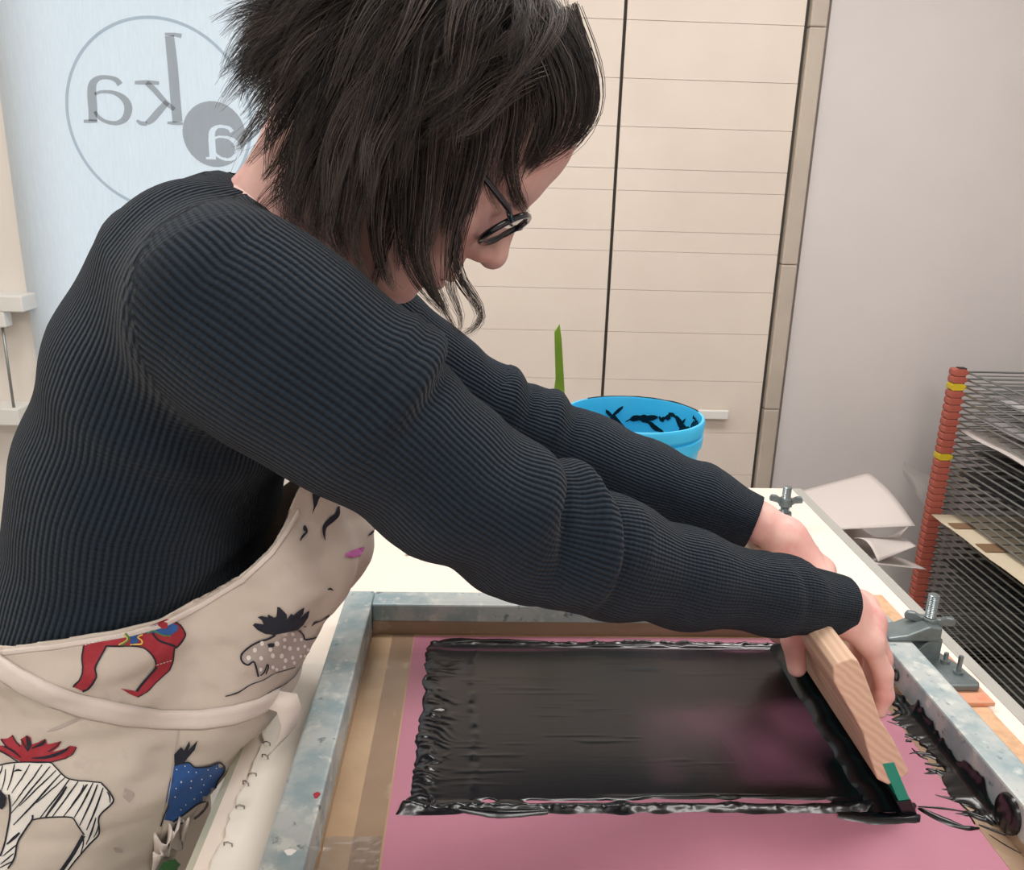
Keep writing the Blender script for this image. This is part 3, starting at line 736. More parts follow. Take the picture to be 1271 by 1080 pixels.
pr = [(sdir[0] - .012, sdir[2]), (sdir[0] + .010, sdir[2]), (sa[0] + .005, sa[2]), (atY(697, 420, 1.245)[0], sb_[2]), (atY(694.5, 402, 1.245)[0], sc2[2]), (atY(688, 412, 1.245)[0], atY(688, 412, 1.245)[2]), (atY(689.5, 470, 1.245)[0], atY(689, 470, 1.245)[2]), (atY(688, 481, 1.245)[0], atY(688, 481, 1.245)[2]), (sa[0] - .008, sa[2] - .005)]
MB().prism(pr, 1.2425, 1.2465).build('spatula_handle', 'spatula_green', spt, bevel=.0008)

# ================================================================== loose papers beyond the table
tag(box('storage_box', 'box_card', (.60, .74, 1.62, 1.95, 0, .70), bevel=.004), 'low brown carton under the curling white papers beyond the table', 'box')
def sheet(name, corners, curl, label, material='paper_white', n=14):
    A, B, C_, D = [np.array(c, float) for c in corners]
    G = np.zeros((n, n, 3))
    for i in range(n):
        for j in range(n):
            u, v = i / (n - 1), j / (n - 1)
            G[i, j] = (1 - u) * ((1 - v) * A + v * B) + u * ((1 - v) * D + v * C_) + np.array(curl(u, v))
    return tag(MB().grid(G).build(name, material, smooth=True, solid=.0015), label, 'paper', 'loose papers beyond the table')
sheet('paper_sheet', (atY(985, 612, 1.92), atY(1078, 587, 2.02), atY(1136, 653, 1.76), atY(1020, 658, 1.66)), lambda u, v: (0, 0, .012 * math.sin(math.pi * u) * v - .02 * (1 - v) * u * 0), 'topmost white sheet of the paper pile beyond the table')
sheet('paper_sheet', (atY(1040, 662, 1.72), atY(1062, 655, 1.95), atY(1128, 657, 1.90), atY(1090, 694, 1.66)), lambda u, v: (0, 0, -.035 * math.sin(math.pi * u) + .01 * v), 'curled white sheet under the topmost sheet of the pile')
sheet('paper_sheet', (atY(1060, 668, 1.70), atY(1105, 668, 1.86), atY(1137, 678, 1.74), atY(1090, 697, 1.64)), lambda u, v: (0, 0, .018 * math.sin(math.pi * u) * (1 - .5 * v)), 'bent white sheet with a rolled edge in the paper pile')
sheet('paper_sheet', (atY(1050, 690, 1.72), atY(1100, 688, 1.9), atY(1150, 707, 1.78), atY(1085, 700, 1.62)), lambda u, v: (0, 0, .004 * math.sin(math.pi * u)), 'lowest white sheet of the paper pile beyond the table')

# ================================================================== drying rack
RX, RY, RZ, RP = 1.352, 2.30, .952, .0207
rk = thing('drying_rack', 'wire print drying rack with red spring clips against the grey wall', 'drying rack', (RX, RY, 0))
TW, TD = .78, 1.05
for px_, py_ in ((RX, RY), (RX + TW, RY), (RX, RY - TD), (RX + TW, RY - TD)):
    box('post', 'rack_frame', (px_ - .010, px_ + .010, py_ - .010, py_ + .010, .06, RZ + .004), rk)
for py_ in (RY, RY - TD): box('base_rail', 'rack_frame', (RX - .02, RX + TW + .02, py_ - .015, py_ + .015, .02, .06), rk)
tr = MB()
def rod(mb, a, b, r): mb.tube([a, b], r, 4)
rod(tr, (.014, 0, 0), (.014, -TD, 0), .0030); rod(tr, (TW, 0, 0), (TW, -TD, 0), .0030)
for k in range(22): rod(tr, (.014, -TD * k / 21, 0), (TW, -TD * k / 21, 0), .0026 if k in (0, 21) else .0016)
for k in range(1, 4): rod(tr, (.014 + TW * k / 4, 0, -.003), (.014 + TW * k / 4, -TD, -.003), .0018)
tray_me = tr.mesh('tray'); tray_me.materials.append(MATS['rack_wire'])
sp_me = {}
for c in ('rack_red', 'rack_yellow'):
    b = MB(); b.prism([(-.024, -.0095), (.004, -.0095), (.014, -.004), (.014, .004), (.004, .0095), (-.024, .0095), (-.027, .006), (-.027, -.006)], -.016, .014)
    sp_me[c] = b.mesh('spring_clip'); sp_me[c].materials.append(MATS[c])
NT_ = 40
for k in range(NT_):
    z_ = RZ - .008 - k * RP
    obj('tray', tray_me, None, rk, (RX, RY, z_))
    for (px_, py_) in ((RX, RY), (RX, RY - TD), (RX + TW, RY)):
        obj('spring_clip', sp_me['rack_yellow' if k in (2, 12) else 'rack_red'], None, rk, (px_, py_, z_))
def rack_sheet(k, x0, x1, y0, y1, m, label, wob=.003):
    z_ = RZ - .008 - k * RP + .0045
    G = np.zeros((8, 16, 3))
    for i in range(8):
        for j in range(16):
            x = x0 + (x1 - x0) * i / 7; y = y0 + (y1 - y0) * j / 15
            G[i, j] = (x, y, z_ + wob * abs(math.sin(j * .8 + k)) * (1 - i / 7))
    return tag(MB().grid(G).build('print_sheet', m, smooth=True, solid=.001), label, 'paper', 'prints on the rack trays')
rack_sheet(0, RX + .17, RX + .74, 1.5, 2.16, 'paper_shade', 'pale print on the top tray of the drying rack')
rack_sheet(3, RX + .06, RX + .7, 1.5, 2.22, 'paper_shade', 'pale print on the fourth tray of the drying rack')
rack_sheet(6, RX + .03, RX + .7, 1.45, 2.24, 'paper_shade', 'pale print two trays above the white sheet in the rack')
rack_sheet(8, RX - .004, RX + .6, 1.35, 2.24, 'paper_white', 'white sheet sticking out of the upper rack trays', .006)
rack_sheet(10, RX + .02, RX + .62, 1.35, 2.2, 'dark_print', 'dark printed sheet just below the white sheet in the rack')
rack_sheet(14, RX + .02, RX + .62, 1.3, 2.26, 'dark_print', 'dark printed sheet in the middle of the drying rack')
rs = rack_sheet(20, RX - .045, RX + .5, 1.35, 2.24, 'paper_cream', 'cream card with brown tape patches sticking out of the rack', .004)
for (ya, yb) in ((2.13, 2.17), (1.98, 2.03), (1.70, 1.75)): box('tape_patch', 'tape_patch', (RX - .035, RX + .03, ya, yb, RZ - .008 - 20 * RP + .0098, RZ - .008 - 20 * RP + .0105), rs)
rack_sheet(21, RX + .01, RX + .6, 1.3, 2.2, 'dark_print', 'dark printed sheet just below the cream card in the rack')
rack_sheet(27, RX + .02, RX + .6, 1.3, 2.25, 'dark_print', 'dark printed sheet low in the drying rack')
# clear film draped from the rack post
G = np.zeros((12, 16, 3))
for i in range(12):
    for j in range(16):
        u, v = i / 11, j / 15
        a = atY(1122 + 70 * v, 572 + 10 * v + 22 * math.sin(math.pi * v) * (1 - v) + 60 * u * (.3 + v), 2.34 - .05 * v)
        G[i, j] = a + np.array([0, .008 * math.sin(6 * v + 3 * u), .004 * math.sin(9 * v)])
tag(MB().grid(G).build('plastic_film', 'clear_film', smooth=True), 'crumpled clear plastic film hanging beside the red rack clips', 'film')

# ================================================================== implicit surfaces -> mesh
def smin(a, b, k):
    h = np.clip(.5 + .5 * (b - a) / k, 0, 1)
    return b + (a - b) * h - k * h * (1 - h)
def smax(a, b, k): return -smin(-a, -b, k)
def cone(p, a, b, ra, rb):
    a = np.asarray(a, float); b = np.asarray(b, float); ba = b - a
    h = np.clip(((p - a) @ ba) / (ba @ ba), 0, 1)
    return np.linalg.norm(p - a - h[:, None] * ba, axis=1) - (ra + h * (rb - ra))
def chain(p, pts, rs, k):
    d = None
    for i in range(len(pts) - 1):
        c = cone(p, pts[i], pts[i + 1], rs[i], rs[i + 1]); d = c if d is None else smin(d, c, k)
    return d
def ell(p, c, r, R=None):
    q = p - np.asarray(c, float)
    if R is not None: q = q @ R
    r = np.asarray(r, float)
    k0 = np.linalg.norm(q / r, axis=1); k1 = np.linalg.norm(q / (r * r), axis=1) + 1e-9
    return k0 * (k0 - 1) / k1
def econe(p, A, B, a1, b1, a2, b2):
    """elliptic cone in the X-Z plane: half depth a (in plane), half width b (along Y)"""
    A = np.asarray(A, float); B = np.asarray(B, float); ax = B - A; L = np.linalg.norm(ax); ax = ax / L
    sg = np.array([ax[2], 0, -ax[0]])
    q = p - A; t = q @ ax; h = np.clip(t / L, 0, 1); w = t - h * L
    u = q @ sg; v = q[:, 1]; a = a1 + h * (a2 - a1); b = b1 + h * (b2 - b1); c = np.minimum(a, b)
    k0 = np.sqrt((u / a) ** 2 + (v / b) ** 2 + (w / c) ** 2)
    k1 = np.sqrt((u / a ** 2) ** 2 + (v / b ** 2) ** 2 + (w / c ** 2) ** 2) + 1e-9
    return k0 * (k0 - 1) / k1
def iso_mesh(fn, lo, hi, h, relax=2):
    """surface nets; the field is only evaluated near the surface"""
    lo = np.array(lo, float); hi = np.array(hi, float)
    n = (np.ceil((hi - lo) / h / 4).astype(int)) * 4 + 1
    nc = (n - 1) // 4
    ax = [lo[i] + (np.arange(nc[i]) * 4 + 2) * h for i in range(3)]
    cp = np.stack(np.meshgrid(*ax, indexing='ij'), -1).reshape(-1, 3)
    cd = fn(cp).reshape(nc)
    near = np.abs(cd) < 4 * h * 1.5
    D = np.repeat(np.repeat(np.repeat(np.sign(cd) * 9., 4, 0), 4, 1), 4, 2)
    D = np.pad(D, ((0, 1),) * 3, mode='edge')
    nm = np.zeros(n, bool)
    nf = np.repeat(np.repeat(np.repeat(near, 4, 0), 4, 1), 4, 2)
    nm[:-1, :-1, :-1] = nf
    for a in range(3): nm |= np.roll(nm, 1, a)
    ii = np.argwhere(nm)
    pts = lo + ii * h
    val = np.concatenate([fn(c) for c in np.array_split(pts, max(1, len(pts) // 400000))])
    D[nm] = val
    S = D < 0
    cnt = sum(S[i:n[0] - 1 + i, j:n[1] - 1 + j, k:n[2] - 1 + k].astype(np.int8) for i in (0, 1) for j in (0, 1) for k in (0, 1))
    act = (cnt > 0) & (cnt < 8)
    ci = np.argwhere(act)
    vid = -np.ones(act.shape, int); vid[act] = np.arange(len(ci))
    acc = np.zeros((len(ci), 3)); num = np.zeros(len(ci))
    cor = np.array([(i, j, k) for i in (0, 1) for j in (0, 1) for k in (0, 1)])
    for a in range(8):
        for b in range(a + 1, 8):
            if np.abs(cor[a] - cor[b]).sum() != 1: continue
            da = D[tuple((ci + cor[a]).T)]; db = D[tuple((ci + cor[b]).T)]
            cr_ = (da < 0) != (db < 0)
            t = np.clip(da / (da - db + 1e-12), 0, 1)
            acc += np.where(cr_[:, None], cor[a] + t[:, None] * (cor[b] - cor[a]), 0); num += cr_
    V = lo + (ci + acc / np.maximum(num, 1)[:, None]) * h
    Fq = []
    for a in range(3):
        s0 = [slice(1, -1)] * 3; s0[a] = slice(0, n[a] - 1)
        s1 = list(s0); s1[a] = slice(1, n[a])
        e0 = S[tuple(s0)]; e1 = S[tuple(s1)]
        ch = np.argwhere(e0 != e1)
        off = np.array([1, 1, 1]); off[a] = 0
        g = ch + off
        b, c = (a + 1) % 3, (a + 2) % 3
        ub = np.zeros(3, int); ub[b] = 1; uc = np.zeros(3, int); uc[c] = 1
        q = np.stack([vid[tuple((g - ub - uc).T)], vid[tuple((g - uc).T)], vid[tuple(g.T)], vid[tuple((g - ub).T)]], -1)
        fl = e0[tuple(ch.T)]
        q[~fl] = q[~fl][:, ::-1]
        Fq.append(q)
    Fq = np.concatenate(Fq); Fq = Fq[(Fq >= 0).all(1)]
    for _ in range(relax):
        N, d = grad(fn, V, h * .3)
        V = V - N * np.clip(d, -h, h)[:, None]
    N, d = grad(fn, V, h * .3)
    return V, Fq, N
def grad(fn, V, e):
    d0 = fn(V)
    G = np.stack([fn(V + np.eye(3)[i] * e) - d0 for i in range(3)], 1) / e
    ln = np.linalg.norm(G, axis=1) + 1e-9
    return G / ln[:, None], d0 / np.maximum(ln, .3)
def np_mesh(name, V, Fq, attrs=None):
    me = bpy.data.meshes.new(name)
    me.from_pydata(V.tolist(), [], [tuple(f) for f in Fq.tolist()])
    for k, v in (attrs or {}).items():
        me.attributes.new(k, 'FLOAT', 'POINT').data.foreach_set('value', np.ascontiguousarray(v, dtype=np.float32))
    return me
def submesh(V, Fq, keep_f, attrs):
    f = Fq[keep_f]; u, inv = np.unique(f, return_inverse=True)
    return V[u], inv.reshape(f.shape), {k: v[u] for k, v in attrs.items()}

# ================================================================== the person
YM = .735                                                     # middle plane of the body
person = thing('person', 'person in ribbed dark sweater and printed apron leaning over the screen, pulling the squeegee', 'person', (-.32, YM, 0))
TR = [(-.392, .84, .098, .150), (-.338, .955, .110, .156), (-.316, 1.07, .104, .146), (-.287, 1.18, .100, .146), (-.244, 1.28, .100, .150), (-.213, 1.348, .086, .140), (-.184, 1.385, .050, .085)]
def trunk(p, i0=0, i1=6, k=.03):
    d = None; q = p - np.array([0, YM, 0])
    for i in range(i0, i1):
        a, b = TR[i], TR[i + 1]
        c = econe(q, (a[0], 0, a[1]), (b[0], 0, b[1]), a[2], a[3], b[2], b[3])
        d = c if d is None else smin(d, c, k)
    return d
def PY(*rows): return [atY(x, y, Y) for x, y, Y in rows]
ARN = PY((242, 322, .645), (290, 390, .592), (360, 440, .583), (440, 497, .583), (560, 600, .590), (640, 655, .600), (700, 674, .612), (760, 693, .630), (850, 718, .655), (960, 738, .684), (1044, 752, .705))
ARr = [.050, .070, .070, .0655, .0545, .0480, .0475, .0455, .0400, .0335, .0285]
ARF = PY((400, 360, .845), (455, 425, .885), (520, 465, .905), (600, 510, .915), (660, 540, .912), (730, 570, .900), (800, 598, .882), (870, 622, .862), (938, 649, .842))
AFr = [.060, .068, .060, .0505, .0490, .0470, .0430, .0365, .0290]
def arm_n(p): return chain(p, ARN, ARr, .02)
def arm_f(p): return chain(p, ARF, AFr, .02)
def sweater_f(p): return smin(smin(trunk(p, 1), arm_n(p), .035), arm_f(p), .035)

def axis_coords(V, pts):
    """nearest point of a polyline: length along it, angle about it (parallel frame)"""
    pts = [np.asarray(q, float) for q in pts]; best = np.full(len(V), 9e9); S_ = np.zeros(len(V)); A_ = np.zeros(len(V)); s0 = 0
    tan = [pts[i + 1] - pts[i] for i in range(len(pts) - 1)]; tan = [t / np.linalg.norm(t) for t in tan]
    vt = [tan[0]] + [(tan[i] + tan[i + 1]) / np.linalg.norm(tan[i] + tan[i + 1]) for i in range(len(tan) - 1)] + [tan[-1]]
    for i in range(len(pts) - 1):
        ba = pts[i + 1] - pts[i]; L = np.linalg.norm(ba)
        h = ((V - pts[i]) @ ba) / (L * L)
        hc = np.clip(h, 0 if i else -9, 1 if i < len(pts) - 2 else 9)
        q = V - pts[i] - hc[:, None] * ba; d = np.linalg.norm(q, axis=1)
        t = vt[i] * (1 - np.clip(hc, 0, 1))[:, None] + vt[i + 1] * np.clip(hc, 0, 1)[:, None]
        e1 = -(np.array([0, 1, 0]) - t * t[:, 1:2]); e1 /= np.linalg.norm(e1, axis=1)[:, None]
        e2 = np.cross(t, e1)
        ang = np.arctan2((q * e2).sum(1), (q * e1).sum(1))
        m_ = d < best
        best[m_] = d[m_]; S_[m_] = s0 + hc[m_] * L; A_[m_] = ang[m_]; s0 += L
    return S_, A_, best
V, Fq, N = iso_mesh(sweater_f, (-.50, .46, .93), (.42, 1.02, 1.50), .0045)
dT = trunk(V, 1); dN = arm_n(V); dF = arm_f(V)
# raglan line of the near sleeve in the X-Z plane
SEAM = np.array([atY(x, y, .57)[[0, 2]] for x, y in ((300, 225), (240, 252), (200, 283), (187, 330), (190, 380), (202, 440), (226, 500), (258, 552), (285, 580))])
so = np.argsort(SEAM[:, 1]); zx = np.interp(V[:, 2], SEAM[so, 1], SEAM[so, 0])
armN = (V[:, 1] < YM - .035) & (((V[:, 0] > zx) & (V[:, 2] > SEAM[:, 1].min()) & (dN < dT + .028)) | ((V[:, 2] <= SEAM[:, 1].min()) & (dN < dT)))
armN = np.where(V[:, 0] > -.04, dN < dF, armN)
armF = (V[:, 1] > YM + .035) & (((V[:, 0] > zx + .0) & (V[:, 2] > SEAM[:, 1].min()) & (dF < dT + .02)) | ((V[:, 2] <= SEAM[:, 1].min()) & (dF < dT)))
armF = np.where(V[:, 0] > -.04, dF <= dN, armF)
tN, aN, _ = axis_coords(V, ARN); tF, aF, _ = axis_coords(V, ARF); tT, aT, _ = axis_coords(V, [(t_[0], YM, t_[1]) for t_ in TR])
# --- folds: knitted rolls pushed out along the normals
disp = np.zeros(len(V))
def fold(t, ang, sel, t0, w, h, a0, aw, skew=0.0):
    """ridge across the sleeve at length t0, strongest at angle a0"""
    da = np.angle(np.exp(1j * (ang - a0)))
    return sel * h * np.exp(-((t - t0 - skew * da) / w) ** 2) * np.exp(-(da / aw) ** 2)
def t_of(px_, py_, Y_, A): return axis_coords(np.array([atY(px_, py_, Y_)]), A)[:2]
tl = lambda A, i: sum(np.linalg.norm(np.asarray(A[j + 1]) - A[j]) for j in range(i))
top, side = math.pi / 2, math.pi          # angle frame: e1=+Y, e2=t x e1
t_, a_ = t_of(688, 600, .575, ARN); aup = a_[0]
for (px_, py_, Y_, w, h, aw, sk) in ((668, 610, .575, .017, .0125, 1.25, .010), (697, 640, .565, .006, -.0085, 1.4, .012), (738, 640, .585, .0125, .0150, 1.4, .012), (762, 660, .585, .007, -.0075, 1.3, .012), (640, 620, .56, .012, .0035, 1.0, .01),
                                      (508, 470, .56, .016, .0120, .85, .0), (530, 490, .56, .009, -.0085, .9, .0), (780, 690, .60, .012, .003, 1.0, .01), (985, 750, .66, .007, -.0025, 2.2, .01), (1010, 752, .67, .010, .0020, 2.2, .01)):
    tt, aa = t_of(px_, py_, Y_, ARN); disp += fold(tN, aN, armN, tt[0], w, h, aup, aw, sk)
t_, a_ = t_of(660, 500, .88, ARF); auf = a_[0]
for (px_, py_, w, h, aw) in ((632, 500, .012, .0085, 1.2), (652, 515, .006, -.005, 1.2), (688, 525, .011, .0085, 1.2), (708, 540, .007, -.004, 1.2), (590, 470, .014, .004, 1.0), (880, 610, .008, .002, 1.5)):
    tt, aa = t_of(px_, py_, .88, ARF); disp += fold(tF, aF, armF, tt[0], w, h, auf, aw, .01)
disp += .0022 * np.sin(tN * 70 + 2.2 * aN) * np.exp(-((tN - tl(ARN, 5)) / .10) ** 2) * armN
tors = ~(armN | armF)
disp += tors * (.0016 * vnoise(V[:, 0] * 22 + V[:, 1] * 14, V[:, 2] * 26, 71) + .003 * np.exp(-((V[:, 2] - 1.10 - .35 * (V[:, 0] + .3)) / .012) ** 2) * (V[:, 0] < -.15))
# soft drag fold from armpit across the side
q = atY(300, 600, .60); disp += tors * .006 * np.exp(-((V[:, 2] - q[2] + .55 * (V[:, 0] - q[0]) + .01) / .020) ** 2) * np.clip((V[:, 0] + .36) / .15, 0, 1)
V = V + N * disp[:, None]
# rolled ridge along the raglan line
sd = (V[:, 0] - zx)
on = (V[:, 1] < YM - .05) & (V[:, 2] > SEAM[:, 1].min() + .01)
seam = on * (np.exp(-((sd + .004) / .0016) ** 2) + .8 * np.exp(-((sd + .010) / .0016) ** 2) + .6 * np.exp(-((sd - .001) / .0014) ** 2))
rib = np.where(armN, aN * 90 / (2 * math.pi), np.where(armF, aF * 86 / (2 * math.pi), aT * 190 / (2 * math.pi)))
along = np.where(armN, tN, np.where(armF, tF, tT))
att = {'rib': rib, 'along': along, 'seam': seam, 'aT': aT, 'aN': aN, 'aF': aF}
# neck opening and hem
NK0 = np.array([-.160, YM, 1.366]); nkd = np.array([.588, 0, .809])      # neck opening: centre and normal
rel = V - NK0; tn = rel @ nkd; rn = np.linalg.norm(rel - tn[:, None] * nkd, axis=1)
nk_cut = (tn > .016) & (rn < .090) & (np.abs(V[:, 1] - YM) < .080) & (V[:, 0] < -.04)
drop = nk_cut | (V[:, 2] < .965)
def wrap_ok(a): return (a.max(1) - a.min(1)) < 2.5
keep = ~drop[Fq].any(1)
partid = np.where(armN, 1, np.where(armF, 2, 0)); fp = np.round(np.median(partid[Fq], axis=1)).astype(int)
def rib_fix(Vs, Fs, A, nrib):
    """split the mesh where the angle jumps so ribs stay continuous"""
    r = A['rib']; fr = r[Fs]; bad = (fr.max(1) - fr.min(1)) > nrib * .5
    if bad.any():
        low = np.unique(Fs[bad][fr[bad] < 0]); mp_ = {v: len(Vs) + i for i, v in enumerate(low)}
        Fs = Fs.copy()
        for fi in np.where(bad)[0]: Fs[fi] = [mp_.get(v, v) if r[v] < 0 else v for v in Fs[fi]]
        Vs = np.concatenate([Vs, Vs[low]]); A = {k: np.concatenate([v, v[low] + (nrib if k == 'rib' else 0)]) for k, v in A.items()}
    return Vs, Fs, A
sv, sf, sa_ = submesh(V, Fq, keep & (fp == 0), att); sv, sf, sa_ = rib_fix(sv, sf, sa_, 190)
sweater = obj('sweater', np_mesh('sweater', sv, sf, {k: sa_[k] for k in ('rib', 'along', 'seam')}), 'knit', person, smooth=True)
for pid, nr in ((1, 90), (2, 86)):
    # cut the closed cap at the wrist so the hand comes out of the cuff
    A = ARN if pid == 1 else ARF; tt = tN if pid == 1 else tF; tend = tl(A, len(A) - 1)
    tl_ = tend - .002; k2 = keep & (fp == pid) & ~(tt > tl_)[Fq].all(1)
    tg = np.asarray(A[-1]) - A[-2]; tg /= np.linalg.norm(tg); ov = (tt > tl_) & (partid == pid)
    V[ov] -= tg * (tt[ov] - tl_)[:, None]
    sv, sf, sa_ = submesh(V, Fq, k2, att); sv, sf, sa_ = rib_fix(sv, sf, sa_, nr)
    o = obj('sleeve', np_mesh('sleeve', sv, sf, {k: sa_[k] for k in ('rib', 'along', 'seam')}), 'knit', sweater, smooth=True)
    md = o.modifiers.new('solid', 'SOLIDIFY'); md.thickness = .003; md.offset = -1
# collar band: follows the edge of the neck opening
ring_n = 72; G = np.zeros((9, ring_n + 1, 3)); ea = np.array([0, 1.0, 0]); eb = np.cross(nkd, ea)
ribc = np.zeros((9, ring_n + 1)); 
for j in range(ring_n + 1):
    a = 2 * math.pi * j / ring_n; dr = math.cos(a) * ea + math.sin(a) * eb
    rs_ = np.arange(.046, .125, .0015); tz = .019
    dv = sweater_f(NK0 + nkd * tz + np.outer(rs_, dr)); outs = np.where(dv > 0)[0]
    rr = float(np.clip(rs_[outs[0]] if len(outs) else .09, .060, .090))
    rin = min(.060, rr - .006)
    prof_ = [(rr + .004, -.005), (rr + .001, .001), (rr - .003, .005), ((rr + rin) / 2 + .002, .008), (rin + .004, .011), (rin + .001, .011), (rin, .008), (rin + .001, .0), (rin + .003, -.008)]
    for i, (pr_, pt_) in enumerate(prof_):
        G[i, j] = NK0 + nkd * (tz + pt_) + dr * pr_; ribc[i, j] = j * 1.6
for _ in range(4):
    Gc = G.copy(); G[:, 1:-1] = (Gc[:, :-2] + 2 * Gc[:, 1:-1] + Gc[:, 2:]) / 4; G[:, 0] = G[:, -1] = (Gc[:, -2] + 2 * Gc[:, 0] + Gc[:, 1]) / 4
cb_ = MB().grid(G).build('collar', 'knit', sweater, smooth=True)
cb_.data.attributes.new('rib', 'FLOAT', 'POINT').data.foreach_set('value', ribc.reshape(-1).astype(np.float32))

# ------------------------------------------------------------------ head, neck and hands
HC = np.array([-.041, YM - .004, 1.478]); pit = math.radians(47); hy = math.radians(-4)
hx = np.array([math.cos(pit) * math.cos(hy), math.sin(hy), -math.sin(pit)]); hx /= np.linalg.norm(hx)
hz_ = np.array([math.sin(pit), 0, math.cos(pit)]); hz_ -= hx * (hz_ @ hx); hz_ /= np.linalg.norm(hz_); hyv = np.cross(hz_, hx)
HR = np.stack([hx, hyv, hz_], 1)                              # local -> world columns
def h2w(q): return HC + HR @ np.asarray(q, float)
def head_l(q):
    """head in its own frame: x forward, y to its left, z up"""
    ay = np.abs(q[:, 1]); s_ = np.stack([q[:, 0], ay, q[:, 2]], 1)
    d = ell(q, (-.012, 0, .030), (.098, .077, .092))
    d = smin(d, ell(q, (.040, 0, .045), (.056, .062, .055)), .03)
    d = smin(d, ell(q, (.030, 0, -.035), (.062, .058, .080)), .03)
    d = smin(d, cone(s_, (-.012, .050, -.058), (.066, .010, -.110), .017, .015), .025)
    d = smin(d, ell(q, (.076, 0, -.108), (.016, .020, .014)), .018)
    d = smin(d, ell(s_, (.066, .036, -.032), (.024, .022, .024)), .02)
    d = smin(d, cone(s_, (.086, .010, .022), (.076, .048, .020), .011, .010), .016)
    d = smax(d, -ell(s_, (.103, .031, -.002), (.018, .018, .013)), .010)
    d = smin(d, ell(s_, (.078, .031, -.003), (.0135, .0135, .0125)), .004)
    d = smin(d, cone(q, (.090, 0, .010), (.108, 0, -.028), .0085, .0105), .012)
    d = smin(d, ell(q, (.1100, 0, -.0335), (.0120, .0115, .0115)), .007)
    d = smin(d, ell(s_, (.0985, .0125, -.0390), (.0120, .0075, .0085)), .006)
    d = smax(d, -ell(s_, (.1015, .0068, -.0475), (.0065, .0038, .0048)), .003)
    d = smin(d, ell(q, (.083, 0, -.070), (.020, .030, .022)), .015)
    d = smin(d, ell(q, (.0975, 0, -.0705), (.0075, .020, .0055)), .005)
    d = smin(d, ell(q, (.0945, 0, -.0825), (.0080, .018, .0062)), .005)
    d = smax(d, -ell(q, (.1020, 0, -.0765), (.0110, .022, .0016)), .003)
    # ear
    e = ell(s_, (-.012, .076, -.012), (.018, .007, .032)); e = smax(e, -ell(s_, (-.010, .083, -.010), (.010, .006, .020)), .004)
    return smin(d, e, .006)
NKP = [np.array([-.215, YM, 1.345]), np.array([-.150, YM, 1.395]), h2w((-.055, 0, -.035))]
def head_f(p):
    q = (p - HC) @ HR
    d = head_l(q)
    nk = chain(p, NKP, [.064, .055, .054], .02)
    return smin(d, nk, .022)
hv, hf, hn = iso_mesh(head_f, HC - .24, HC + .19, .0024)
kp = ((hv - NKP[0]) @ np.array([.914, 0, .406])) > .01
k2 = kp[hf].all(1); hv, hf, _ = submesh(hv, hf, k2, {})

def hand_field(W, MC, fingers, th, palm_r):
    """W wrist chain (points, radii); MC knuckles; fingers: list of (pts, radii); th thumb chain"""
    def f(p):
        d = chain(p, W[0], W[1], .012)
        for i, (mc, pr) in enumerate(zip(MC, palm_r)):
            d = smin(d, cone(p, W[0][-1] * .8 + MC[i] * .2, mc, pr * 1.45, pr), .016)
        for i in range(len(MC) - 1): d = smin(d, cone(p, MC[i], MC[i + 1], palm_r[i] * .95, palm_r[i + 1] * .95), .010)
        d = smin(d, chain(p, th[0], th[1], .006), .012)
        fd = None
        for pts, rs in fingers:
            c = chain(p, pts, rs, .004); fd = c if fd is None else np.minimum(fd, c)
        return smin(d, fd, .006)
    return f
def A3(*v): return np.array(v, float)
# right hand of the person (the near one)
fa = atY(900, 724, .668); wr = A3(.312, .703, 1.083)
MCn = [A3(.368, .748, 1.046), A3(.373, .727, 1.050), A3(.372, .705, 1.046), A3(.365, .686, 1.036)]
FGn = []
for k, (mc, ln, y2) in enumerate(zip(MCn, (.043, .046, .043, .036), (.747, .724, .701, .680))):
    pip = mc + A3(.016, (y2 - mc[1]) * .4, -ln * .86); dip = pip + A3(.004, (y2 - mc[1]) * .4, -ln * .62); tip = dip + A3(-.003, (y2 - mc[1]) * .2, -ln * .45)
    r0 = (.0100, .0104, .0100, .0092)[k]
    FGn.append(([mc, pip, dip, tip], [r0 * 1.05, r0 * .95, r0 * .86, r0 * .72]))
THn = ([np.asarray(ARN[-1]) + A3(-.008, .006, -.006), A3(.320, .738, 1.034), A3(.317, .742, 1.004), A3(.3225, .738, .976)], [.0140, .0130, .0112, .0092])
near_f = hand_field(([fa, np.asarray(ARN[-1]) * .35 + np.asarray(ARN[-2]) * .65, np.asarray(ARN[-1]) * .8 + np.asarray(ARN[-2]) * .2], [.022, .0220, .0225]), MCn, FGn, THn, [.0118, .0122, .0118, .0108])
# left hand (far)
wrF = A3(.316, .833, 1.079); faF = atY(860, 620, .866)
MCf = [A3(.364, .800, 1.040), A3(.370, .820, 1.043), A3(.369, .841, 1.040), A3(.363, .859, 1.032)]
FGf = []
for k, (mc, ln) in enumerate(zip(MCf, (.043, .046, .043, .036))):
    pip = mc + A3(.015, 0, -ln * .86); dip = pip + A3(.004, 0, -ln * .62); tip = dip + A3(-.003, 0, -ln * .45); r0 = (.0100, .0104, .0100, .0092)[k]
    FGf.append(([mc, pip, dip, tip], [r0 * 1.05, r0 * .95, r0 * .86, r0 * .72]))
THf = ([wrF + A3(.022, -.008, -.010), A3(.324, .799, 1.036), A3(.318, .794, 1.006), A3(.3225, .798, .978)], [.0125, .0135, .0112, .0092])
far_f = hand_field(([faF, np.asarray(ARF[-1]) * .6 + np.asarray(ARF[-2]) * .4, np.asarray(ARF[-1]) + A3(.002, .001, .001), wrF + A3(.008, 0, .001)], [.021, .0205, .0205, .0200]), MCf, FGf, THf, [.0112, .0116, .0112, .0104])
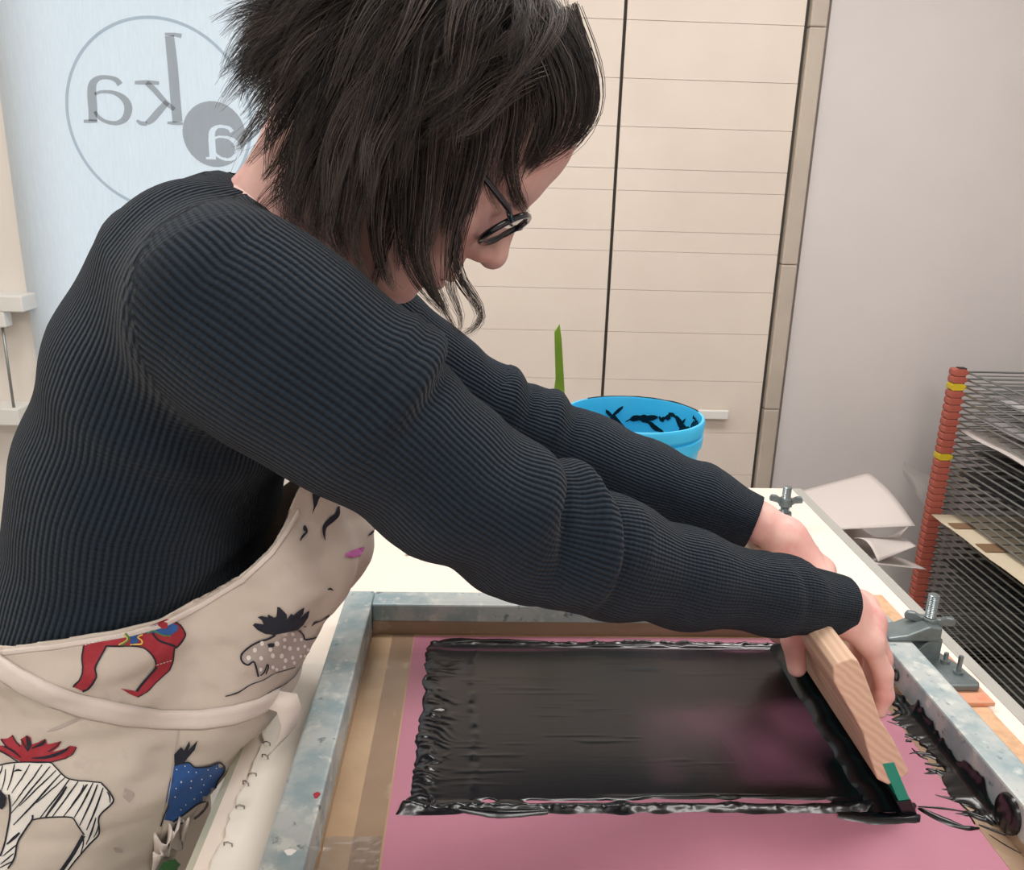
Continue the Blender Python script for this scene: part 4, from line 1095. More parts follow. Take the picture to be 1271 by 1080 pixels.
nv, nf_, _ = iso_mesh(near_f, (.18, .63, .90), (.43, .79, 1.14), .0020)
fv, ff_, _ = iso_mesh(far_f, (.20, .76, .90), (.43, .91, 1.14), .0020)
# trunk and legs under the clothes, coarse
LEGS = [([A3(-.392, YM - s_ * .080, .86), A3(-.415, YM - s_ * .090, .48), A3(-.45, YM - s_ * .10, .09)], [.076, .052, .038]) for s_ in (1, -1)]
def under_f(p):
    d = trunk(p) + .012
    for pts, rs in LEGS: d = smin(d, chain(p, pts, rs, .02), .03)
    d = smin(d, chain(p, [A3(-.215, YM, 1.33), NKP[1]], [.055, .048], .02), .02)
    for A, Rr in ((ARN, ARr), (ARF, AFr)): d = smin(d, chain(p, A, [r * .72 for r in Rr], .02), .02)
    for pts, rs in LEGS: d = smin(d, cone(p, pts[2] + A3(-.02, 0, -.05), pts[2] + A3(.13, 0, -.062), .032, .024), .03)
    return d
uv, uf, _ = iso_mesh(under_f, (-.60, .47, -.02), (.36, 1.0, 1.46), .012)
allV = np.concatenate([uv, hv, nv, fv]); o1 = len(uv); o2 = o1 + len(hv); o3 = o2 + len(nv)
allF = np.concatenate([uf, hf + o1, nf_ + o2, ff_ + o3])
body = obj('body', np_mesh('body', allV, allF), 'skin', person, smooth=True)
# glasses
def rim_pts(cy, n=33):
    out = []
    for j in range(n):
        a = 2 * math.pi * j / (n - 1); ca, sa2 = math.cos(a), math.sin(a)
        yy = cy + .0255 * np.sign(ca) * abs(ca) ** .85; zz2 = -.011 + .0205 * np.sign(sa2) * abs(sa2) ** .85
        out.append((.1050 - .16 * max(0, abs(yy) - .012) + .234 * (zz2 + .011), yy, zz2))
    return out
fr_ = MB()
for s_ in (1, -1):
    fr_.tube([h2w(q) for q in rim_pts(s_ * .0335)], .0027, 8, False)
fr_.tube([h2w(q) for q in ((.1075, .010, -.004), (.1095, 0, -.001), (.1075, -.010, -.004))], .0020, 8)
glasses = fr_.build('glasses', 'glasses_black', person, smooth=True)
for s_ in (1, -1):
    MB().tube([h2w(q) for q in ((.1000, s_ * .058, -.002), (.092, s_ * .072, .002), (.04, s_ * .080, .004), (-.015, s_ * .082, .002), (-.035, s_ * .081, -.02))], [.0026, .0026, .0022, .0020, .0018], 8).build('temple', 'glasses_black', glasses, smooth=True)
    pr_ = [h2w(q) for q in rim_pts(s_ * .0335)][:-1]; c_ = np.mean(pr_, axis=0)
    lm = MB(); lm.v = [tuple(c_)] + [tuple(q) for q in pr_]; lm.f = [(0, 1 + j, 1 + (j + 1) % len(pr_)) for j in range(len(pr_))]
    lm.build('lens', 'lens_tint', glasses, smooth=True)
# trousers and shoes
def trouser_f(p):
    d = trunk(p, 0, 2) - .004
    for pts, rs in LEGS: d = smin(d, chain(p, pts, [r + .014 for r in rs], .02), .03)
    return d
tv, tf, _ = iso_mesh(trouser_f, (-.58, .50, .03), (-.20, .98, 1.0), .010)
k2 = ~(tv[:, 2] < .06)[tf].any(1); tv, tf, _ = submesh(tv, tf, k2, {})
obj('trousers', np_mesh('trousers', tv, tf), 'trousers_dark', person, smooth=True)
for pts, rs in LEGS:
    b = pts[2]
    def shoe_f(p): return smax(smin(cone(p, b + A3(-.03, 0, -.045), b + A3(.14, 0, -.055), .046, .036), cone(p, b + A3(-.01, 0, -.04), b + A3(-.01, 0, .0), .05, .05), .02), -(p[:, 2] - .001), .004)
    xv, xf, _ = iso_mesh(shoe_f, b + A3(-.12, -.08, -.10), b + A3(.22, .08, .09), .006)
    obj('shoe', np_mesh('shoe', xv, xf), 'shoe_black', person, smooth=True)

# ------------------------------------------------------------------ apron
def apron_f(p):
    d = trunk(p, 0, 5) - .010
    q = p - np.array([0, YM, 0])
    d = smin(d, econe(q, (-.165, 0, 1.235), (-.168, 0, 1.120), .050, .105, .062, .112), .045)
    d = smin(d, econe(q, (-.168, 0, 1.120), (-.226, 0, .985), .062, .112, .056, .120), .03)
    for pts, rs in LEGS: d = smin(d, chain(p, [pts[0], pts[0] * .5 + pts[1] * .5 + A3(0, 0, .02)], [.100, .094], .02), .05)
    return d
def hit(x, y, fn=None, t0=.35):
    fn = fn or apron_f; d = ray(x, y); d = d / np.linalg.norm(d); t = t0
    for _ in range(140):
        v = fn((EYE + d * t)[None])[0]
        if v < .0004: return EYE + d * t
        t += max(v * .8, .0004)
        if t > 1.6: break
    return None
av, af, an = iso_mesh(apron_f, (-.56, .47, .56), (-.04, 1.0, 1.32), .0042)
# upper edge as seen on the near side, as height over X; symmetric for the far side
EDGE = []
for x, y in ((-60, 812), (0, 804), (60, 797), (110, 789), (160, 780), (200, 769), (250, 744), (300, 713), (335, 680), (352, 655), (366, 628), (378, 604)):
    h_ = hit(x, y)
    if h_ is not None: EDGE.append((h_[0], h_[2]))
EDGE = np.array(EDGE); EDGE = EDGE[np.argsort(EDGE[:, 0])]
ex = np.r_[EDGE[0, 0] - .2, EDGE[:, 0], EDGE[-1, 0] + .035, .2]; ez = np.r_[EDGE[0, 1] - .02, EDGE[:, 1], 1.26, 1.28]
# folds: vertical soft pleats on the bib, drag folds on the side
fz = .0035 * np.sin(av[:, 1] * 120 + 8 * av[:, 2]) * np.clip((av[:, 0] + .22) / .08, 0, 1) * np.clip((av[:, 2] - .98) / .08, 0, 1)
fz += .0030 * vnoise(av[:, 0] * 26 + av[:, 1] * 9, av[:, 2] * 34, 81) + .0012 * vnoise(av[:, 0] * 70, av[:, 2] * 95 + av[:, 1] * 30, 82)
zwaist = 1.035
fz += .005 * np.exp(-((av[:, 2] - 1.068 - .12 * (av[:, 0] + .3)) / .012) ** 2) * np.clip((-av[:, 0] - .15) / .1, 0, 1)
av2 = av + an * fz[:, None]
up_lim = np.interp(av[:, 0], ex, ez)
keepv = (av[:, 2] < up_lim) & (av[:, 2] > .60) & (av[:, 0] > -.44)
# snap the rim vertices onto the edge line
kf = keepv[af].any(1); sel = np.unique(af[kf]); over = np.zeros(len(av), bool); over[sel] = ~keepv[sel]
mz = over & (av[:, 2] > up_lim) & (av[:, 2] < up_lim + .02)
av2[mz, 2] = up_lim[mz]
xv, xf, _ = submesh(av2, af, kf, {})
apron = obj('apron', np_mesh('apron', xv, xf), 'apron_cloth', person, smooth=True)
md = apron.modifiers.new('solid', 'SOLIDIFY'); md.thickness = .0016; md.offset = 0
bvh = BVHTree.FromPolygons([Vector(v) for v in xv], [tuple(f) for f in xf.tolist()])
def on_apron(x, y, off=.0012):
    d = Vector(ray(x, y)).normalized(); loc, nor, i, dist = bvh.ray_cast(Vector(EYE), d, 2.0)
    if loc is None: return None
    if nor.dot(d) > 0: nor = -nor
    return loc + nor * off
def decal(name, polys, material, off=.0014, step=5.0, parent=None):
    if 1 < len(polys) <= 12:
        for p in polys: decal(name, [p], material, off, step, parent)
        return None
    o = decal_(name, polys, material, off, step, parent)
    if o is not None and len(polys) > 12: o['kind'] = 'stuff'
    return o
def decal_(name, polys, material, off=.0014, step=5.0, parent=None):
    """flat print: outlines given in picture pixels, laid onto the cloth; one object"""
    mb = MB()
    for poly in polys:
        poly = [tuple(map(float, p)) for p in poly]
        xs = [p[0] for p in poly]; ys_ = [p[1] for p in poly]
        def inside(x, y):
            c = False; n = len(poly); j = n - 1
            for i in range(n):
                if (poly[i][1] > y) != (poly[j][1] > y) and x < (poly[j][0] - poly[i][0]) * (y - poly[i][1]) / (poly[j][1] - poly[i][1]) + poly[i][0]: c = not c
                j = i
            return c
        ring = []
        for i in range(len(poly)):
            a, b = poly[i], poly[(i + 1) % len(poly)]; n = max(1, int(math.hypot(b[0] - a[0], b[1] - a[1]) / step))
            for k in range(n): ring.append((a[0] + (b[0] - a[0]) * k / n, a[1] + (b[1] - a[1]) * k / n))
        pts = [Vector(p) for p in ring]; ne = len(pts)
        for gx_ in np.arange(min(xs) + step / 2, max(xs), step):
            for gy_ in np.arange(min(ys_) + step / 2, max(ys_), step):
                if inside(gx_, gy_) and min((gx_ - r[0]) ** 2 + (gy_ - r[1]) ** 2 for r in ring) > (step * .45) ** 2: pts.append(Vector((gx_, gy_)))
        vo, eo, fo, *_ = delaunay_2d_cdt(pts, [(i, (i + 1) % ne) for i in range(ne)], [], 0, .001)
        loc = [on_apron(v.x, v.y, off) for v in vo]; k0 = len(mb.v)
        mb.v += [tuple(l) if l is not None else (0, 0, 0) for l in loc]
        for f in fo:
            cx = sum(vo[i].x for i in f) / len(f); cy = sum(vo[i].y for i in f) / len(f)
            if all(loc[i] is not None for i in f) and inside(cx, cy):
                if max((loc[f[a]] - loc[f[a - 1]]).length for a in range(len(f))) < .03: mb.f.append(tuple(k0 + i for i in f))
    used = sorted({i for f in mb.f for i in f}); rm = {u: i for i, u in enumerate(used)}
    mb.v = [mb.v[u] for u in used]; mb.f = [tuple(rm[i] for i in f) for f in mb.f]
    return mb.build(name, material, parent or apron, smooth=True) if mb.f else None
def stroke(pts, w, step=4):
    c, L, R = stroke_poly(pts, w, step); return list(map(tuple, L)) + list(map(tuple, R[::-1]))
def crop(pts, sc_, ox, oy): return [(x / sc_ + ox, y / sc_ + oy) for x, y in pts]
# --- waist band
def band(name, top, bot, material, off, n=70, parent=None):
    G = []
    for f in np.linspace(0, 1, n):
        tx = np.interp(f, np.linspace(0, 1, len(top)), [p[0] for p in top]); ty = np.interp(f, np.linspace(0, 1, len(top)), [p[1] for p in top])
        bx_ = np.interp(f, np.linspace(0, 1, len(bot)), [p[0] for p in bot]); by_ = np.interp(f, np.linspace(0, 1, len(bot)), [p[1] for p in bot])
        col = [on_apron(tx + (bx_ - tx) * g, ty + (by_ - ty) * g, off * (1 if 0 < g < 1 else .4)) for g in np.linspace(0, 1, 7)]
        if all(c is not None for c in col): G.append([tuple(c) for c in col])
    return MB().grid(np.array(G)).build(name, material, parent or apron, smooth=True, solid=.0012)
TP = [(-40, 786), (0, 810), (30, 830), (60, 846), (100, 860), (150, 872), (200, 880), (250, 880), (290, 874), (320, 866), (346, 852)]
BT = [(-40, 818), (0, 842), (30, 860), (60, 874), (100, 888), (150, 899), (200, 904), (250, 904), (290, 898), (318, 888), (338, 876)]
band('waist_tie', TP, BT, 'apron_band', .004)
# seam hem along the upper edge
HT = [(0, 807), (60, 800), (110, 792), (160, 783), (200, 772), (250, 747), (300, 716), (335, 684), (353, 658), (368, 631)]
band('hem', [(x + 1, y) for x, y in HT], [(x + 3, y + 6) for x, y in HT], 'apron_band', .0016)
# --- prints
c2 = lambda pts: crop(pts, 6.355, 80, 740)        # red animal
c1 = lambda pts: crop(pts, 5.4, 0, 880)           # striped animal
c3 = lambda pts: crop(pts, 7.7125, 280, 730)      # spotted animal
c4_ = lambda pts: crop(pts, 8.308, 350, 590)      # bib marks
c5 = lambda pts: crop(pts, 4.237, 180, 840)       # blue animal
red = [(155, 378), (290, 340), (470, 290), (620, 250), (740, 195), (800, 172), (850, 185), (905, 225), (945, 290), (940, 325), (890, 385), (858, 410), (850, 500), (820, 580), (720, 670), (650, 745), (570, 792), (525, 775), (440, 722), (560, 745), (600, 690), (690, 580), (715, 530), (700, 480), (640, 420), (560, 395), (330, 388), (290, 470), (250, 560), (252, 630), (190, 715), (140, 738), (70, 705), (130, 640), (150, 560), (145, 480)]
decal('animal_print', [c2(red)], 'print_red', .0014)
decal('animal_outline', [c2(stroke(p, w)) for p, w in (([(155, 385), (145, 480), (150, 560), (130, 640), (70, 705)], 12), ([(330, 388), (290, 470), (246, 560), (252, 630), (190, 715), (140, 738)], 14), ([(330, 388), (560, 395), (640, 420), (700, 480), (715, 530)], 12), ([(720, 545), (690, 585), (600, 690), (560, 745)], 20), ([(850, 185), (905, 225), (945, 290), (935, 330), (885, 390), (858, 410), (850, 500), (820, 580)], 12), ([(690, 285), (740, 345), (800, 370), (870, 390)], 16), ([(820, 580), (720, 670), (650, 745), (570, 792)], 8))], 'print_navy', .0019)
decal('animal_patch', [c2([(600, 262), (740, 205), (830, 195), (890, 235), (880, 270), (830, 305), (760, 295), (690, 280), (640, 285)]), c2([(500, 290), (590, 265), (610, 285), (565, 310), (580, 350), (560, 375), (510, 370), (520, 335)])], 'print_blue', .0020)
decal('animal_patch', [c2(stroke([(475, 285), (500, 325), (480, 350), (440, 378)], 20)), c2(stroke([(650, 285), (700, 262), (760, 300), (830, 312)], 10))], 'print_green', .0022)
decal('animal_patch', [c2(stroke([(462, 290), (488, 330), (425, 378)], 10)), c2(stroke([(612, 292), (570, 316), (605, 345), (596, 378), (510, 378)], 12))], 'print_yellow', .0024)
decal('animal_patch', [c2([(725, 215), (760, 185), (800, 200), (805, 240), (770, 250)])], 'print_red', .0025)
decal('stitching', [c2(stroke([(x, y), (x + 16, y - 5)], 5, 2)) for x, y in [(165 + 28 * i, 378 - 9 * i) for i in range(11)] + [(600 + 28 * i, 245 - 9 * i) for i in range(5)] + [(715 + 26 * i, 526 - 8 * i) for i in range(5)]], 'print_white', .0026, 3)
zeb = [(-60, 400), (0, 372), (60, 358), (150, 352), (220, 350), (335, 352), (375, 385), (430, 440), (475, 462), (560, 475), (680, 487), (725, 530), (762, 595), (740, 635), (658, 715), (660, 825), (600, 895), (500, 1010), (440, 1100), (390, 1100), (480, 980), (520, 900), (560, 830), (520, 770), (490, 725), (430, 715), (300, 718), (225, 735), (180, 790), (125, 880), (105, 980), (60, 1060), (0, 1100), (-60, 1100), (10, 980), (45, 880), (75, 700), (70, 570), (-60, 560)]
decal('animal_print', [c1(zeb)], 'print_white', .0014)
zs = [([(-40, 392), (60, 358), (150, 352), (220, 352), (335, 352), (375, 385), (430, 442), (475, 464), (560, 476), (680, 487)], 9), ([(680, 490), (725, 540), (758, 598), (735, 638), (660, 715), (660, 825), (600, 895), (500, 1010), (440, 1095)], 11), ([(70, 570), (78, 690), (45, 880), (10, 980)], 12), ([(225, 700), (222, 732), (180, 795), (125, 885), (105, 985), (60, 1060)], 12), ([(225, 732), (300, 718), (430, 714), (490, 722), (520, 765), (565, 830)], 9), ([(560, 835), (520, 910), (470, 990), (400, 1090)], 26)]
for a, b, w in (((30, 372), (-10, 470), 9), ((48, 400), (18, 550), 8), ((110, 362), (60, 540), 10), ((210, 368), (88, 560), 9), ((290, 368), (90, 640), 10), ((340, 380), (85, 690), 11), ((378, 405), (140, 640), 10), ((410, 430), (100, 770), 13), ((440, 455), (250, 620), 9), ((470, 462), (270, 725), 12), ((450, 510), (310, 715), 20), ((525, 478), (355, 715), 12), ((590, 500), (430, 712), 12), ((560, 500), (545, 545), 7), ((580, 500), (480, 640), 9), ((625, 490), (500, 720), 12), ((655, 500), (535, 770), 13), ((690, 520), (580, 800), 13), ((715, 545), (735, 620), 10), ((640, 720), (575, 900), 12), ((655, 770), (625, 850), 9), ((140, 820), (55, 900), 20), ((120, 900), (25, 980), 10), ((100, 960), (10, 1030), 10), ((90, 1010), (0, 1060), 10), ((560, 860), (535, 970), 9)):
    mid = ((a[0] + b[0]) / 2 + 8, (a[1] + b[1]) / 2 - 6); zs.append(([a, mid, b], [w * .6, w, w * .5]))
decal('animal_outline', [c1(stroke(p, w)) for p, w in zs], 'print_navy', .0019, 4)
decal('animal_outline', [c1([(-60, 520), (0, 515), (20, 545), (55, 580), (45, 640), (25, 665), (-10, 640), (-60, 640)]), c1(stroke([(105, 415), (135, 405), (160, 410)], [4, 14, 3]))], 'print_navy', .0021, 4)
ant = [(0, 240), (50, 245), (20, 195), (60, 195), (95, 170), (120, 215), (150, 240), (150, 195), (190, 170), (215, 185), (220, 235), (265, 215), (310, 190), (322, 230), (350, 225), (415, 205), (400, 245), (350, 285), (440, 258), (470, 238), (515, 245), (495, 290), (440, 325), (340, 350), (240, 355), (150, 350), (90, 315), (0, 270)]
decal('antler_print', [c1(ant)], 'print_red', .0016, 4)
decal('antler_outline', [c1(stroke(p, w)) for p, w in (([(0, 268), (60, 300), (130, 345)], 9), ([(130, 348), (240, 354), (340, 350), (440, 325)], 6), ([(20, 195), (60, 250), (110, 280)], 8), ([(190, 172), (205, 230), (195, 280)], [10, 34, 8]), ([(150, 195), (175, 240), (190, 270)], 8), ([(312, 192), (290, 225), (225, 260)], [5, 22, 6]), ([(415, 206), (380, 245), (330, 280)], 7), ([(470, 240), (430, 275), (330, 315), (220, 325)], [5, 18, 20, 5]), ([(515, 246), (490, 295), (440, 326)], 7), ([(30, 240), (90, 270), (150, 320)], [4, 14, 5]), ([(95, 172), (122, 220), (150, 245)], 7))], 'print_navy', .0021, 3)
spot = [(470, 435), (380, 475), (260, 530), (170, 600), (145, 660), (165, 705), (215, 725), (265, 690), (300, 830), (340, 815), (395, 725), (400, 760), (460, 800), (650, 745), (760, 640), (830, 560), (850, 465), (740, 480), (690, 400), (600, 405)]
decal('animal_print', [c3(spot)], 'print_grey', .0014)
decal('animal_outline', [c3(stroke(p, w)) for p, w in (([(690, 390), (735, 440), (745, 480), (800, 478), (858, 462)], 14), ([(475, 435), (400, 475), (330, 495), (250, 535), (170, 600), (148, 655), (165, 700), (210, 725), (245, 700), (270, 690)], 17), ([(272, 695), (290, 770), (305, 835)], 16), ([(325, 825), (360, 790), (388, 720), (398, 745), (375, 810)], 12), ([(0, 1022), (120, 985), (230, 915), (350, 870), (450, 810), (560, 775), (655, 745)], [10, 12, 10, 8, 7, 7, 8]), ([(700, 745), (650, 830), (560, 905), (470, 955), (380, 1000)], [4, 7, 8, 7, 4]), ([(815, 350), (850, 315), (900, 300), (985, 250)], [6, 18, 8, 12]), ([(735, 357), (760, 352)], 10), ([(960, 10), (990, 0), (1020, 15)], [6, 20, 6]))], 'print_navy', .0019, 4)
decal('antler_print', [c3([(470, 432), (380, 425), (300, 385), (262, 345), (280, 325), (370, 335), (350, 295), (310, 268), (350, 255), (410, 268), (412, 238), (470, 270), (490, 260), (495, 170), (520, 175), (580, 240), (585, 285), (620, 232), (640, 250), (690, 205), (742, 175), (730, 235), (690, 290), (745, 235), (790, 205), (775, 270), (730, 340), (680, 385), (600, 405)])], 'print_navy', .0018, 4)
decal('spots', [c3([(x + r * 18 * math.cos(a), y + r * 22 * math.sin(a)) for a in np.linspace(0, 5.6, 9)]) for x, y, r in ((345, 515, 1.1), (277, 577, 1.1), (220, 652, 1.2), (335, 655, 1), (420, 572, 1), (485, 515, 1.2), (555, 477, .9), (630, 425, .9), (648, 485, .9), (550, 548, .9), (600, 565, 1.1), (680, 570, .8), (745, 545, .8), (440, 632, 1.1), (522, 637, 1.1), (628, 655, .9), (560, 680, 1), (710, 480, .8), (775, 580, .8), (645, 700, .8), (440, 745, .9), (550, 745, .8), (475, 765, .8), (325, 765, .9), (705, 640, .7), (745, 640, .7))], 'print_white', .0020, 3)
decal('eye_print', [c3([(395, 520), (430, 508), (465, 512), (455, 545), (405, 550)])], 'print_navy', .0023, 3)
decal('bib_mark', [c4_([(302, 180), (390, 205), (365, 250), (350, 300), (325, 345), (300, 405), (318, 320)]), c4_(stroke([(565, 320), (555, 400), (500, 450), (440, 510), (420, 570), (430, 670)], [20, 44, 60, 46, 34, 6])), c4_(stroke([(220, 520), (225, 560), (240, 590), (200, 630), (172, 678)], [22, 44, 20, 22, 10])), c4_(stroke([(870, 620), (900, 600), (925, 575)], [4, 20, 20]))], 'print_navy', .0018, 3)
decal('paint_smudge', [c4_([(640, 810), (700, 780), (840, 735), (820, 780), (790, 830), (720, 850), (650, 840)])], 'print_pink', .0018, 3)
blue = [(120, 560), (150, 460), (180, 450), (230, 442), (260, 468), (330, 462), (385, 442), (408, 460), (405, 495), (375, 540), (355, 600), (345, 655), (320, 645), (270, 660), (200, 715), (140, 755), (95, 745), (118, 670), (105, 650)]
decal('animal_print', [c5(blue)], 'print_blue', .0018)
decal('animal_outline', [c5(stroke(p, w)) for p, w in (([(150, 460), (190, 448), (230, 444), (260, 468), (330, 462), (385, 444), (408, 462), (403, 500), (372, 545), (355, 610), (345, 655)], 8), ([(318, 648), (270, 662), (200, 715), (140, 757)], 8), ([(318, 650), (315, 685), (250, 745), (150, 770)], 7), ([(118, 665), (95, 720), (75, 780)], 7))] + [c5([(150, 462), (150, 400), (175, 375), (190, 360), (205, 378), (235, 328), (238, 352), (225, 380), (278, 325), (262, 372), (225, 415), (205, 440)])], 'print_navy', .0022, 3)
decal('spots', [c5([(x + 3.4 * math.cos(a), y + 3.8 * math.sin(a)) for a in np.linspace(0, 5.2, 6)]) for x, y in ((205, 462), (160, 482), (222, 495), (262, 495), (325, 478), (368, 470), (182, 548), (235, 540), (290, 530), (335, 512), (155, 580), (232, 575), (285, 600), (150, 622), (205, 665), (180, 690), (250, 635), (300, 560))], 'print_white', .0024, 2)
decal('pocket_seam', [stroke([(222, 905), (214, 950), (205, 1000), (188, 1080)], 1.3), stroke([(0, 842), (60, 874), (100, 888), (150, 899)], 1.0)], 'print_grey', .0020, 4)
decal('stain', [stroke([(60, 907), (80, 899), (104, 887)], [1.5, 4, 1.5]), [(140, 1051), (152, 1054), (150, 1057), (142, 1056)], [(154, 977), (166, 984), (160, 995), (152, 988)]], 'print_grey', .0017, 3)
# frayed pocket top with a green print, bottom of the frame
rf = MB(); G = np.zeros((6, 26, 3))
for j in range(26):
    f = j / 25
    for i in range(6):
        g = i / 5
        x = 184 + 44 * f + 4 * math.sin(f * 17) - 6 * g; y = 1052 - 44 * f ** .7 + 34 * g + 5 * math.sin(f * 23 + 2 * g)
        q = on_apron(x, y, .006 + .006 * math.sin(f * 21 + 1.4 * g) * (1 - g))
        G[i, j] = q if q is not None else (hit(x, y) if hit(x, y) is not None else G[i, j - 1])
rf.grid(G).build('pocket_ruffle', 'apron_band', apron, smooth=True, solid=.0014)
decal('animal_patch', [[(182, 1084), (192, 1064), (206, 1062), (214, 1074), (206, 1090)]], 'print_green', .0095, 4)
# tie end: a loop of tape hanging from the knot at the front
tE = MB(); c0 = hit(340, 868); c0 = c0 if c0 is not None else atY(340, 868, .70)
Pp = [c0 + A3(*v) for v in ((-.012, -.004, .004), (.002, -.010, .006), (.014, -.012, .004), (.017, -.012, -.010), (.012, -.012, -.028), (.004, -.010, -.040), (-.002, -.008, -.048))]
wv_ = [.010, .013, .016, .016, .014, .011, .008]
G = np.zeros((2, len(Pp), 3))
for j, (q, w) in enumerate(zip(Pp, wv_)): G[0, j] = q + A3(-w * .5, -.004, -w * .35); G[1, j] = q + A3(w * .5, .006, w * .35)
tE.grid(G).build('tie_end', 'apron_band', apron, smooth=True, solid=.0014)

# ------------------------------------------------------------------ hair
def cap_l(q):
    """hair volume around the skull, head frame"""
    return smin(ell(q, (-.012, 0, .033), (.103, .085, .097)), ell(q, (-.048, 0, -.002), (.062, .070, .066)), .03)
def cap_f(p): return cap_l((p - HC) @ HR)
cvv, cff, _ = iso_mesh(cap_f, HC - .2, HC + .2, .006)
lq = (cvv - HC) @ HR
hairline = np.where(lq[:, 0] > .03, .046 + .16 * (lq[:, 0] - .03), np.where(lq[:, 0] > -.03, .046 - 1.4 * (.03 - lq[:, 0]), -.038 - 1.0 * np.clip(-.03 - lq[:, 0], 0, .04)))
k2 = (lq[:, 2] > hairline)[cff].all(1)
cvv, cff, _ = submesh(cvv, cff, k2, {})
hair = obj('hair', np_mesh('hair', cvv, cff), 'hair_base', person, smooth=True)
md = hair.modifiers.new('solid', 'SOLIDIFY'); md.thickness = .01; md.offset = -1

def head_neck(p):
    return np.minimum(head_f(p), sweater_f(p) + .001)
def simulate(root, d0, L, n, lift, grav, flick, fdir, wob, ph):
    """strands: roots (N,3), unit starts (N,3), lengths; returns (N,n,3)"""
    Nn = len(root); P_ = np.zeros((Nn, n, 3)); P_[:, 0] = root; d = d0.copy(); ds = (L / (n - 1))[:, None]
    for k in range(1, n):
        f = k / (n - 1)
        g = np.array([0, 0, -1.0])
        d = d + g * (grav[:, None] * (.10 + .55 * f)) * (14 / n) + fdir * (flick * f ** 3)[:, None] * (14 / n)
        d += wob[:, None] * np.stack([np.sin(7 * f + ph), np.sin(6 * f + ph * 1.7), .4 * np.sin(8 * f + ph * 2.3)], 1)
        d /= np.linalg.norm(d, axis=1)[:, None]
        p = P_[:, k - 1] + d * ds
        lim = lift * min(1, f * 3 + .2)
        e = .002; d_ = np.minimum(cap_f(p) + .008, head_neck(p))
        Gd = np.stack([np.minimum(cap_f(p + np.eye(3)[i] * e) + .008, head_neck(p + np.eye(3)[i] * e)) - d_ for i in range(3)], 1); Gd /= np.linalg.norm(Gd, axis=1)[:, None] + 1e-9
        push = np.clip(lim - d_, 0, .03)[:, None]
        p = p + Gd * push
        P_[:, k] = p
        d = (p - P_[:, k - 1]); d /= np.linalg.norm(d, axis=1)[:, None] + 1e-9
    return P_
NS = 15
# guide roots over the scalp
roots = []; starts = []; Ls = []; lifts = []; gr = []; fl = []; fdv = []; wb_ = []
crown = np.array([-.030, 0, .130])
tries = 0
while len(roots) < 620 and tries < 40000:
    tries += 1
    v = rng.normal(size=3); v /= np.linalg.norm(v)
    q = np.array([-.012, 0, .033]) + v * np.array([.096, .078, .090])
    x, y, zl_ = q
    line = .058 + .35 * max(0, x - .03) if x > .03 else (.058 - 1.5 * (.03 - x) if x > -.03 else -.045 - 1.0 * min(.04, -.03 - x))
    if zl_ < line: continue
    if y > .02 and rng.random() < .35: continue
    tng = q - crown; tng -= v * (tng @ v); nt = np.linalg.norm(tng)
    tng = tng / nt if nt > .01 else np.array([1.0, 0, 0])
    tng = tng + .35 * v + np.array([0, 0, -.15]) + rng.normal(size=3) * .09
    back = np.clip((-x - .02) / .06, 0, 1); front = np.clip((x - .03) / .04, 0, 1); low = np.clip((.07 - zl_) / .1, 0, 1)
    if x > .03:
        tng = np.array([.15, -.9 if y < .025 else .9, -.35]); tng -= v * (tng @ v) * .8; tng += rng.normal(size=3) * .12
    L = .145 + .02 * rng.random() + .03 * (1 - back) * (1 - front) - .055 * front - .080 * back * low + .03 * max(0, 1 - abs(x) / .05) * (zl_ < .06)
    if x > -.025 and zl_ > .075: L *= .72
    roots.append(h2w(q)); starts.append(HR @ (tng / np.linalg.norm(tng))); Ls.append(L * rng.uniform(.72, 1.08))
    topf = float(x > -.025 and zl_ > .075)
    lifts.append(rng.uniform(.0005, .009)); gr.append((.40 - .14 * back + .1 * rng.random()) * (1 - .75 * front) * (1 - .3 * topf)); fl.append(.16 * back * rng.uniform(.1, 1.8) + .75 * topf)
    fdv.append((-.75, -.45 if y < .03 else .3, -.05) if topf else (-.8 + .3 * rng.normal(), -.25 + .4 * rng.normal(), .05 + .45 * rng.random())); wb_.append(.05 + .05 * rng.random())
gs = simulate(np.array(roots), np.array(starts), np.array(Ls), NS, np.array(lifts), np.array(gr), np.array(fl), np.array(fdv), np.array(wb_), rng.random(len(roots)) * 6)
guides = []
for g in gs:                                                  # keep what lies close over the brow
    lq_ = (g - HC) @ HR; cd_ = cap_f(g)
    if ((lq_[:, 0] > .045) & (cd_ > .010)).any(): continue
    if ((lq_[:, 0] > .085) & (lq_[:, 2] < .07)).any() and rng.random() < .8: continue
    guides.append((g, 24, .0115, .0022))
